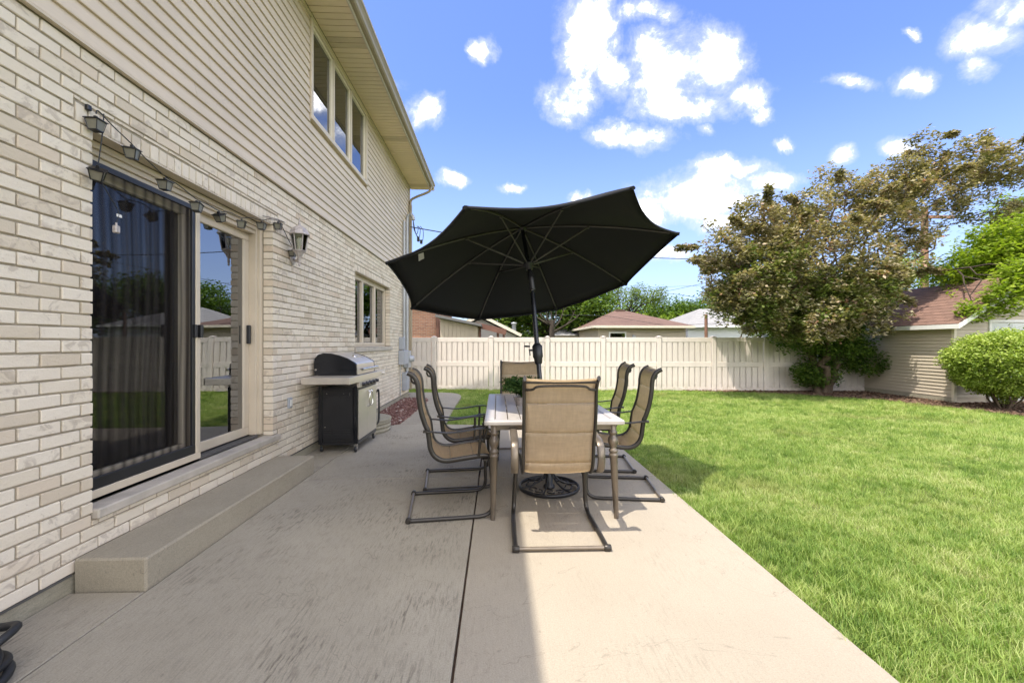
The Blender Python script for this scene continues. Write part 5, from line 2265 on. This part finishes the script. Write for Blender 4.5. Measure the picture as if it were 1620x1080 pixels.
# umbrella base: scrolled iron ring
t = thing('umbrella_base', 'round black iron umbrella base with scrollwork under the table', 'umbrella base', (.461, 3.80, 0))
b = MB()
b.tube([(.262 * math.cos(k * math.pi / 24), .262 * math.sin(k * math.pi / 24), .026) for k in range(48)], 1, 8, flat=(.010, .018), closed=True, up=(0, 0, 1))
b.build('rim', M['black_metal'], t)
for k in range(6):
    a = k * math.pi / 3 + .2
    ca, sa = math.cos(a), math.sin(a)
    b = MB()
    pr = spline([(.035, .16), (.06, .11), (.12, .06), (.19, .035), (.258, .03)], 4) if False else [Vector((r_, 0, z_)) for r_, z_ in ((.03, .17), (.05, .12), (.09, .075), (.15, .045), (.20, .035), (.256, .03))]
    b.tube([(p.x * ca, p.x * sa, p.z) for p in pr], .008, 6)
    b.build('spoke', M['black_metal'], t)
    for sgn in (-1, 1):
        b = MB()
        pts = []
        for q in range(22):
            th = q / 21 * 4.6
            rr = .052 * (1 - q / 21 * .62)
            cx_, cy_ = .175, sgn * .062
            pts.append((cx_ - rr * math.cos(th) * .8 + .0, cy_ - sgn * rr * math.sin(th) * 1.0, .034))
        b.tube([(x * ca - y * sa, x * sa + y * ca, z) for x, y, z in pts], .006, 5)
        b.build('scroll', M['black_metal'], t)
b = MB()
b.lathe([(.05, .015), (.052, .035), (.034, .05), (.032, .30), (.036, .31), (.036, .34), (.030, .35)], (0, 0, 0), 16)
b.tube([(.03, 0, .27), (.07, 0, .27)], .008, 6)
b.lathe([(.018, -.006), (.018, .006)], (.075, 0, .27), 10, 'X')
b.build('socket', M['black_metal'], t)

# fern on the table
t = thing('potted_fern', 'small leafy fern in a pot on the table behind the near chair', 'plant', (.225, 3.95, TZ - .006))
b = MB()
b.lathe([(.045, 0), (.050, .01), (.062, .07), (.066, .075), (.058, .078), (.05, .065)], (0, 0, 0), 18)
b.build('pot', M['pewter'], t)
cs = []
b = MB()
for k in range(34):
    a = k * 2.4
    L = random.uniform(.12, .22)
    hgt = random.uniform(.05, .17)
    pts = []
    for q in range(8):
        u = q / 7
        pts.append((math.cos(a) * L * u, math.sin(a) * L * u, .07 + hgt * math.sin(u * 2.3) * 1.1))
    b.tube(pts, .0013, 3)
    for q in range(2, 8):
        for e_ in (0, .5):
            u = min(6.99, q - e_)
            i0 = int(u)
            f = u - i0
            cs.append([pts[i0][m] * (1 - f) + pts[i0 + 1][m] * f for m in range(3)])
b.build('stem', M['leaf_fern'], t)
V_, F_, T_ = leaves(cs, .013, 9, .036, .35, .6, .5)
link('frond', np_mesh('frond', V_, F_, [M['leaf_fern']], tint=T_), t)

# ------------------------------------------------------------------ grill
g_ = thing('gas_grill', 'black and stainless gas grill standing against the brick wall', 'grill', (-1.92, 5.55, 0))


def ga(b, name, m, parent=None):
    o = b.build(name, m)
    if parent is None:
        return wadd(o, g_)
    o.parent = parent
    return o


X0, X1, Y0, Y1 = -2.135, -1.675, 5.165, 5.935
b = MB()
b.box(X0, X1, Y0 + .022, Y1 - .022, .115, .765)
ga(b, 'cabinet', M['black_metal'])
for y in (Y0, Y1):
    b = MB()
    ya, yb = (y, y + .020) if y == Y0 else (y - .020, y)
    b.box(X0 + .045, X1 - .055, ya + .004, yb, .16, .745, .002)
    for c in range(3):
        for z in (.205, .235, .262):
            xa = X0 + .06 + c * .115
            b.box(xa, xa + .085, ya - .001, ya + .0035, z, z + .007)
        b.box(X0 + .06 + c * .115, X0 + .12 + c * .115, ya - .001, ya + .0035, .66, .667)
    sp = ga(b, 'side_panel', M['black_metal'])
    for x, z in ((X0 + .10, .70), (X0 + .30, .70), (X1 - .09, .70), (X1 - .09, .68), (X1 - .02, .16), (X0 + .08, .30)):
        b = MB()
        b.lathe([(.005, -.0035), (.006, -.002), (.006, 0)], (x, ya - .0005, z), 8, 'Y')
        ga(b, 'screw', M['chrome'], sp)
for x in (X0, X1 - .045):
    for y in (Y0 - .004, Y1 - .036):
        b = MB()
        b.box(x, x + .045, y, y + .040, .095, .785, .004)
        ga(b, 'corner_post', M['black_gloss'])
b = MB()
b.box(X0 + .01, X1 - .01, Y0 + .005, Y1 - .005, .085, .114, .003)
ga(b, 'bottom_shelf', M['black_metal'])
b = MB()
b.box(X1 + .0005, X1 + .012, Y0 + .01, Y1 - .01, .098, .135, .002)
ga(b, 'kick_plate', M['rib'])
for ya, yb, hy, sg in ((Y0 + .020, 5.548, 5.505, -1), (5.552, Y1 - .020, 5.595, 1)):
    b = MB()
    b.box(X1 + .0005, X1 + .016, ya, yb, .142, .742, .004)
    d_ = ga(b, 'door', M['steel'])
    b = MB()
    pts = spline([(X1 + .016, hy, .50), (X1 + .05, hy + sg * .002, .515), (X1 + .052, hy + sg * .016, .56), (X1 + .052, hy + sg * .020, .60), (X1 + .052, hy + sg * .016, .64), (X1 + .05, hy + sg * .002, .685), (X1 + .016, hy, .70)], 4)
    b.tube(pts, .009, 8)
    ga(b, 'handle', M['chrome'], d_)
b = MB()
b.box(X1 - .01, X1 + .030, Y0 - .0, Y1 + .0, .772, .838, .004)
cp = ga(b, 'control_panel', M['steel'])
for k, y in enumerate((5.27, 5.41, 5.55, 5.69, 5.83)):
    b = MB()
    b.lathe([(.026, .0305), (.026, .036), (.021, .040), (.019, .066), (.014, .070)], (X1, y, .802), 16, 'X')
    kn = ga(b, 'knob', M['black_metal'], cp)
# shelves: left with folded front, right with side burner
for ya, yb, nm in ((4.79, 5.163, 'side_shelf'), (5.937, 6.30, 'side_shelf')):
    b = MB()
    b.box(X0 - .035, X1 + .020, ya, yb, .842, .916, .006)
    ga(b, nm, M['steel'])
b = MB()
b.box(X1 + .021, X1 + .034, 4.79, 6.30, .840, .918, .004)
b.lathe([(.024, .035), (.024, .040), (.018, .044), (.017, .068), (.012, .071)], (X1, 6.14, .878), 16, 'X')
ga(b, 'front_rail', M['steel'])
b = MB()
b.box(X0 - .01, X1 + .0195, 5.1645, 5.9355, .842, .920, .004)
ga(b, 'firebox', M['black_metal'])
# lid
LP = [(-2.185, .922), (-2.190, 1.06), (-2.180, 1.120), (-2.140, 1.162), (-2.08, 1.180), (-2.00, 1.178), (-1.90, 1.155), (-1.80, 1.118), (-1.712, 1.066), (-1.692, 1.048), (-1.686, .922)]
for ya, yb, m_, nm, gr in ((5.168, 5.205, 'black_gloss', 'lid_end', .006), (5.895, 5.932, 'black_gloss', 'lid_end', .006)):
    b = MB()
    b.prism([(x * 1.0 + (.0), z + gr * .5) for x, z in LP], ya, yb)
    ga(b, nm, M[m_])
b = MB()
b.prism(LP, 5.2055, 5.8945)
lid = ga(b, 'lid', M['steel'])
b = MB()
b.box(-1.682, -1.64, 5.26, 5.28, .975, .993)
b.box(-1.682, -1.64, 5.82, 5.84, .975, .993)
b.tube([(-1.632, 5.22, .984), (-1.632, 5.88, .984)], 1, 12, flat=(.013, .016))
ga(b, 'lid_handle', M['chrome'], lid)
b = MB()
axis_lathe(b, [(.034, 0), (.034, .010), (.028, .013), (.004, .013)], Vector((-1.835, 5.55, 1.132)), Vector((.42, 0, 1)).normalized(), 18)
ga(b, 'thermometer', M['chrome'], lid)
b = MB()
b.lathe([(.012, -.008), (.014, -.002), (.014, 0)], (-2.165, 5.167, .985), 10, 'Y')
ga(b, 'hinge_bolt', M['chrome'])
for x, y in ((X0 + .03, Y0 + .03), (X1 - .025, Y0 + .02), (X0 + .03, Y1 - .03), (X1 - .025, Y1 - .02)):
    b = MB()
    b.box(x - .017, x - .013, y - .018, y + .018, .030, .082)
    b.box(x + .013, x + .017, y - .018, y + .018, .030, .082)
    b.box(x - .019, x + .019, y - .02, y + .02, .0825, .0945, .002)
    cst = ga(b, 'caster', M['chrome'])
    b = MB()
    b.lathe([(.010, -.012), (.031, -.011), (.0335, -.006), (.0335, .006), (.031, .011), (.010, .012)], (x, y - .004, .0335), 18, 'X')
    ga(b, 'wheel', M['rubber'], cst)
b = MB()
b.tube(spline([(X1 + .0, 5.96, .62), (X1 + .02, 5.975, .66), (X1 + .028, 5.985, .60), (X1 + .028, 5.985, .25), (X1 + .0, 5.96, .18)], 5), .012, 8)
ga(b, 'side_handle', M['black_metal'])

# ------------------------------------------------------------------ wall lantern
lx, ly = -2.070, 4.535
t = thing('wall_lantern', 'weathered grey coach lantern on the brick wall right of the sliding door', 'lantern', (XW, 4.70, 2.25))
b = MB()
b.lathe([(.030, .002), (.055, .004), (.058, .010), (.045, .016), (.030, .020)], (XW, 4.70, 2.235), 16, 'X')
b.v = [(x, y, 2.235 + (z - 2.235) * 1.5) for x, y, z in b.v]
wadd(b.build('backplate', M['pewter']), t)
b = MB()
b.tube(spline([(XW + .015, 4.70, 2.215), (XW + .06, 4.66, 2.185), (lx - .03, 4.57, 2.185), (lx, ly, 2.225), (lx, ly, 2.265)], 5), [.013] * 16 + [.011] * 5, 8)
wadd(b.build('arm', M['pewter']), t)
b = MB()
b.lathe([(.003, 2.105), (.012, 2.118), (.008, 2.135), (.013, 2.150), (.010, 2.175), (.022, 2.205), (.048, 2.245), (.066, 2.262), (.068, 2.268), (.060, 2.272)], (lx, ly, 0), 8, smooth=False)
wadd(b.build('bottom_cup', M['pewter']), t)
b = MB()
b.lathe([(.080, 2.432), (.104, 2.428), (.106, 2.436), (.098, 2.446), (.085, 2.476), (.062, 2.502), (.036, 2.520), (.018, 2.530), (.010, 2.542), (.014, 2.552), (.008, 2.570), (.003, 2.610)], (lx, ly, 0), 8, smooth=False)
wadd(b.build('roof', M['pewter']), t)
b = MB()
for k in range(6):
    a = k * math.pi / 3 + .3
    b.tube([(lx + .060 * math.cos(a), ly + .060 * math.sin(a), 2.270), (lx + .084 * math.cos(a), ly + .084 * math.sin(a), 2.434)], .0055, 5)
wadd(b.build('cage', M['pewter']), t)
for k in range(6):
    a0, a1 = k * math.pi / 3 + .3, (k + 1) * math.pi / 3 + .3
    q = []
    for a, r_, z in ((a0, .058, 2.272), (a1, .058, 2.272), (a1, .082, 2.432), (a0, .082, 2.432)):
        q.append((lx + r_ * math.cos(a), ly + r_ * math.sin(a), z))
    q2 = [(lx + (x - lx) * .97, ly + (y - ly) * .97, z) for x, y, z in q]
    b = MB().add(q + q2, [(0, 1, 2, 3), (7, 6, 5, 4), (0, 4, 5, 1), (1, 5, 6, 2), (2, 6, 7, 3), (3, 7, 4, 0)])
    wadd(b.build('pane', M['lamp_glass']), t)
b = MB()
b.lathe([(.010, 2.272), (.010, 2.315), (.018, 2.33), (.024, 2.36), (.020, 2.39), (.004, 2.405)], (lx, ly, 0), 12)
wadd(b.build('bulb', M['white_plastic']), t)

# ------------------------------------------------------------------ string lights over the door
t = thing('string_lights', 'string of small black framed lantern lights draped over the sliding door', 'string lights', (-2.19, 2.42, 2.5))
LPOS = [(-2.185, 2.398, 2.487, .0, .05), (-2.17, 2.610, 2.427, .15, .3), (-2.165, 2.385, 2.215, .5, .55), (-2.19, 2.888, 2.341, .05, .1), (-2.19, 3.184, 2.290, -.1, .2),
        (-2.18, 3.430, 2.287, .5, -.2), (-2.19, 3.729, 2.317, .1, .4), (-2.19, 4.042, 2.387, 0, .1), (-2.19, 4.340, 2.468, .1, .2), (-2.19, 4.642, 2.260, 0, 0)]
for x, y, z, tl, ya in LPOS:
    b = MB()
    b.box(-.043, .043, -.043, .043, .027, .032)
    b.box(-.034, .034, -.034, .034, .0325, .037)
    b.box(-.027, .027, -.027, .027, -.038, -.033)
    for sx_s in (-1, 1):
        for sy_s in (-1, 1):
            b.bar((sx_s * .036, sy_s * .036, .028), (sx_s * .025, sy_s * .025, -.034), .0045, .0045)
    b.box(-.008, .008, -.008, .008, .0375, .056)
    o = b.build('lantern', M['black_metal'])
    b = MB()
    b.add([(-.033, -.033, .026), (.033, -.033, .026), (.033, .033, .026), (-.033, .033, .026), (-.023, -.023, -.0325), (.023, -.023, -.0325), (.023, .023, -.0325), (-.023, .023, -.0325)],
          [(0, 1, 5, 4), (1, 2, 6, 5), (2, 3, 7, 6), (3, 0, 4, 7), (4, 5, 6, 7)])
    gl = b.build('shade', M['frosted'] if 'frosted' in M else M['lamp_glass'], o)
    b = MB()
    b.lathe([(.012, -.031), (.012, -.026), (.006, -.02)], (0, 0, 0), 10)
    b.lathe([(.006, -.018), (.010, -.005), (.006, .012)], (0, 0, 0), 8)
    b.build('bulb', M['white_plastic'], o)
    o.rotation_euler = (tl, tl * .3, ya)
    o.scale = (.86, .86, .86)
    o.location = (x, y, z)
    o.parent = t
    o.matrix_parent_inverse = Matrix.Translation((2.19, -2.42, -2.5))
b = MB()
wp = [(-2.19, 4.655, 2.32), (-2.195, 4.60, 2.36), (-2.20, 4.40, 2.52), (-2.19, 4.34, 2.526), (-2.20, 4.20, 2.50), (-2.19, 4.045, 2.445), (-2.20, 3.88, 2.42), (-2.19, 3.732, 2.375), (-2.20, 3.58, 2.375),
      (-2.185, 3.44, 2.34), (-2.20, 3.31, 2.355), (-2.19, 3.186, 2.348), (-2.20, 3.03, 2.39), (-2.19, 2.888, 2.40), (-2.195, 2.75, 2.45), (-2.175, 2.610, 2.487), (-2.185, 2.50, 2.535), (-2.19, 2.42, 2.575), (-2.185, 2.40, 2.55)]
b.tube(spline(wp, 4), .0035, 5)
b.tube(spline([(-2.18, 2.44, 2.57), (-2.17, 2.42, 2.45), (-2.165, 2.39, 2.27)], 4), .003, 5)
b.tube(spline([(-2.165, 2.395, 2.20), (-2.165, 2.46, 2.12), (-2.165, 2.515, 2.05), (-2.165, 2.50, 1.985)], 5), .0025, 5)
b.tube(spline([(-2.20, 4.34, 2.53), (-2.20, 4.50, 2.55), (-2.21, 4.36, 2.545), (-2.21, 4.1, 2.50)], 4), .003, 5)
wadd(b.build('cable', M['wire']), t)
b = MB()
b.box(-2.168, -2.164, 2.505, 2.535, 2.022, 2.038)
wadd(b.build('tag', M['white_plastic']), t)
b = MB()
b.box(-2.175, -2.150, 2.482, 2.512, 1.925, 1.968, .005)
b.lathe([(.006, 1.968), (.004, 1.985)], (-2.163, 2.498, 0), 8)
wadd(b.build('plug', M['pewter']), t)
b = MB()
b.box(-2.225, -2.205, 2.375, 2.40, 2.56, 2.59, .003)
wadd(b.build('clip', M['black_metal']), t)

# ------------------------------------------------------------------ things on the wall
t = thing('outlet', 'small grey outdoor outlet box low on the brick wall', 'outlet', (XW, 4.634, .666))
b = MB()
b.box(0, .022, -.038, .038, -.055, .055, .004)
b.build('box', M['grey_box'], t)
b = MB()
b.box(.0225, .030, -.022, .022, -.035, .035, .003)
b.build('cover', M['white_plastic'], t)

t = thing('electric_service', 'grey electric meter, boxes and conduits at the far corner of the house', 'electric meter', (XW, 10.1, .9))
for x, y, r_, z0, z1 in ((-2.175, 10.02, .030, .75, 4.15), (-2.178, 10.36, .036, .35, 4.25), (-2.205, 9.76, .010, .12, .9)):
    b = MB()
    b.tube([(x, y, z0), (x, y, z1)], r_, 12)
    wadd(b.build('conduit', M['galv']), t)
b = MB()
b.tube(spline([(-2.178, 10.36, 4.22), (-2.165, 10.36, 4.34), (-2.10, 10.36, 4.40), (-2.04, 10.36, 4.34), (-2.03, 10.36, 4.27)], 5), [.036] * 10 + [.045] * 11, 12)
wadd(b.build('weatherhead', M['galv']), t)
b = MB()
for k, (dx, dz, dy) in enumerate(((.14, .42, .0), (.20, .50, .08), (.10, .36, -.06))):
    b.tube(spline([(-2.03, 10.36, 4.28), (-2.03 + dx * .3, 10.36 + dy, 4.28 - dz * .7), (-2.03 + dx, 10.36 + dy, 4.28 - dz), (-2.03 + dx * 1.2, 10.36, 4.28 - dz * .55), (-2.02 + dx * .8, 10.35, 4.12)], 6), .008, 6)
b.box(-1.93, -1.87, 10.30, 10.34, 3.74, 3.86, .01)
b.box(-1.87, -1.81, 10.36, 10.40, 3.70, 3.80, .01)
wadd(b.build('drip_loop', M['wire']), t)
for x1, y0, y1, z0, z1 in ((.10, 9.70, 9.93, 1.16, 1.44), (.14, 9.66, 10.04, .82, 1.14), (.11, 10.02, 10.32, .20, .62)):
    b = MB()
    b.box(XW + .002, XW + x1, y0, y1, z0, z1, .008)
    b.box(XW + x1 + .001, XW + x1 + .008, y0 + .015, y1 - .015, z0 + .02, z1 - .02, .004)
    wadd(b.build('box', M['grey_box']), t)
b = MB()
b.box(XW + .002, XW + .12, 10.20, 10.52, .72, 1.12, .008)
b.lathe([(.085, .121), (.088, .14), (.075, .145), (.070, .20), (.05, .22)], (XW, 10.37, .93), 18, 'X')
wadd(b.build('meter', M['galv']), t)
b = MB()
b.tube(spline([(-2.18, 10.55, .42), (-2.08, 10.50, .34), (-1.98, 10.46, .28), (-1.95, 10.45, .20)], 4), .016, 8)
b.lathe([(.03, -.02), (.03, .02)], (-2.05, 10.49, .34), 8)
wadd(b.build('hose_bib', M['pewter']), t)

# window well
t = thing('window_well', 'low half round ridged window well against the wall behind the grill', 'window well', (XW, 6.45, 0))
arc = [(.60 * math.cos(a), .49 * math.sin(a)) for a in [(-90 + 180 * k / 24) * math.pi / 180 for k in range(25)]]
b = MB()
b.prism([(x + .004, y) for x, y in arc], -.03, .165, 'Z')
for z in (.03, .085, .14):
    b.tube([(x * 1.01 + .004, y * 1.01, z) for x, y in arc], 1, 8, flat=(.012, .020), up=(0, 0, 1))
b.build('rim', M['foundation'], t)
b = MB()
b.prism([(x * 1.04 + .004, y * 1.04) for x, y in arc], .168, .186, 'Z')
b.build('cover', M['foundation'], t)

# garden hose coil at the bottom left corner
t = thing('garden_hose', 'black garden hose coil lying in the bottom left corner', 'hose', (-2.07, 1.61, 0))
b = MB()
pts = []
for k in range(150):
    a = k / 150 * 2 * math.pi * 4.0
    q = k / 150
    rr = .185 + .02 * math.sin(a * 1.7 + 1) + .012 * math.sin(k * .31)
    pts.append((rr * math.cos(a) * 1.0, rr * math.sin(a) * .92, .018 + .028 * (k // 38) + .012 * math.sin(a * 2 + q * 5)))
b.tube(pts, .0165, 9)
b.tube(spline([(.10, .04, .10), (.15, .10, .15), (.13, .18, .16), (.02, .22, .13), (-.12, .24, .10), (-.18, .10, .07)], 6), .0165, 9)
b.build('coil', M['rubber'], t)

# ------------------------------------------------------------------ grass
def tuft(seed, nb, h, spread, w_):
    rr = np.random.default_rng(seed)
    V_, F_ = [], []
    for i in range(nb):
        a = rr.uniform(0, 6.28)
        x, y = rr.normal(0, spread, 2)
        hh = h * rr.uniform(.55, 1.15)
        lean = rr.uniform(.05, 1.05) * hh
        ca, sa = math.cos(a), math.sin(a)
        px, py = -sa * w_ * .5, ca * w_ * .5
        b0 = len(V_)
        for u, wk in ((0, 1.0), (.5, .8), (1, 0)):
            cx, cy, cz = x + ca * lean * u ** 1.8, y + sa * lean * u ** 1.8, hh * u * (1 - .18 * u) - .01
            if wk:
                V_ += [(cx - px * wk, cy - py * wk, cz), (cx + px * wk, cy + py * wk, cz)]
            else:
                V_.append((cx, cy, cz))
        F_ += [(b0, b0 + 1, b0 + 3, b0 + 2), (b0 + 2, b0 + 3, b0 + 4)]
    me = bpy.data.meshes.new('grass_tuft')
    me.from_pydata(V_, [], F_)
    me.materials.append(M['grass'])
    me.update()
    return bpy.data.objects.new('grass_tuft', me)


def grass_points(n_try, x0, x1, y0, y1, dens):
    x = RNG.uniform(x0, x1, n_try)
    y = RNG.uniform(y0, y1, n_try)
    area = (x1 - x0) * (y1 - y0)
    d = np.hypot(x, y)
    want = dens(d)
    k = RNG.uniform(0, 1, n_try) < want * area / n_try
    x, y = x[k], y[k]
    ok = np.ones(len(x), bool)
    edge = 1.546 + .010 * np.sin(y * 9) + .006 * np.sin(y * 31) - np.abs(RNG.normal(0, .008, len(x)))
    ok &= ~((x < edge) & (y < 6.83) & (x > -2.3))
    ok &= ~pt_in([(-.83, 6.5), (-.862, 8.16), (-.875, 9.27), (-.87, 10.12), (-.885, 10.6), (-.95, 10.94), (-1.06, 11.17), (-1.24, 11.32), (-1.46, 11.40), (-1.9, 11.44), (-5, 11.46), (-5, 6.5)], x, y)
    ok &= ~pt_in(RBED, x + RNG.normal(0, .04, len(x)), y + RNG.normal(0, .04, len(x)))
    ok &= ~((x > 10.05) & (y > 6.8))
    ok &= y < 12.19 - .08 * x
    ok &= ~((x < -2.3) & (y < 11.1))
    # thin spots
    thin = (np.sin(x * 2.1 + 1.3 * np.sin(y * 1.7)) + np.sin(y * 2.7 + x)) > 1.55
    ok &= ~(thin & (RNG.uniform(0, 1, len(x)) < .35))
    return x[ok], y[ok], d[k][ok]


gx, gy, gd_ = grass_points(400000, -4, 16, -2.5, 12.5, lambda d: np.clip(1700 * (3.0 / np.maximum(d, 2.2)) ** 1.25, 330, 1700))
npt = len(gx)
gm = bpy.data.meshes.new('grass')
gm.vertices.add(npt)
gm.vertices.foreach_set('co', np.stack([gx, gy, np.full(npt, -.040)], 1).astype(np.float32).ravel())
at_ = gm.attributes.new('gscale', 'FLOAT', 'POINT')
low_n = .5 + .5 * np.sin(gx * 1.9 + 2 * np.sin(gy * 1.1)) * np.sin(gy * 2.3)
at_.data.foreach_set('value', (RNG.uniform(.7, 1.2, npt) * (.85 + .3 * low_n) * (1 + np.clip((gd_ - 5) * .05, 0, .35))).astype(np.float32))
at_ = gm.attributes.new('grot', 'FLOAT', 'POINT')
at_.data.foreach_set('value', RNG.uniform(0, 6.28, npt).astype(np.float32))
go = link('grass', gm)
go['kind'] = 'stuff'
tcol = bpy.data.collections.new('tufts')
for s_ in range(8):
    tcol.objects.link(tuft(s_, 18, .054 if s_ < 6 else .080, .022, .0032))
ng = bpy.data.node_groups.new('grass_nodes', 'GeometryNodeTree')
ng.interface.new_socket(name='Geometry', in_out='INPUT', socket_type='NodeSocketGeometry')
ng.interface.new_socket(name='Geometry', in_out='OUTPUT', socket_type='NodeSocketGeometry')
gi = ng.nodes.new('NodeGroupInput')
gout = ng.nodes.new('NodeGroupOutput')
m2p = ng.nodes.new('GeometryNodeMeshToPoints')
ci = ng.nodes.new('GeometryNodeCollectionInfo')
ci.inputs['Collection'].default_value = tcol
ci.inputs['Separate Children'].default_value = True
ci.inputs['Reset Children'].default_value = True
iop = ng.nodes.new('GeometryNodeInstanceOnPoints')
iop.inputs['Pick Instance'].default_value = True
na1 = ng.nodes.new('GeometryNodeInputNamedAttribute')
na1.data_type = 'FLOAT'
na1.inputs['Name'].default_value = 'grot'
na2 = ng.nodes.new('GeometryNodeInputNamedAttribute')
na2.data_type = 'FLOAT'
na2.inputs['Name'].default_value = 'gscale'
cx = ng.nodes.new('ShaderNodeCombineXYZ')
L = ng.links.new
L(gi.outputs[0], m2p.inputs[0])
L(m2p.outputs[0], iop.inputs['Points'])
L(ci.outputs[0], iop.inputs['Instance'])
L(na1.outputs['Attribute'], cx.inputs[2])
L(cx.outputs[0], iop.inputs['Rotation'])
L(na2.outputs['Attribute'], iop.inputs['Scale'])
L(iop.outputs[0], gout.inputs[0])
md = go.modifiers.new('grass', 'NODES')
md.node_group = ng
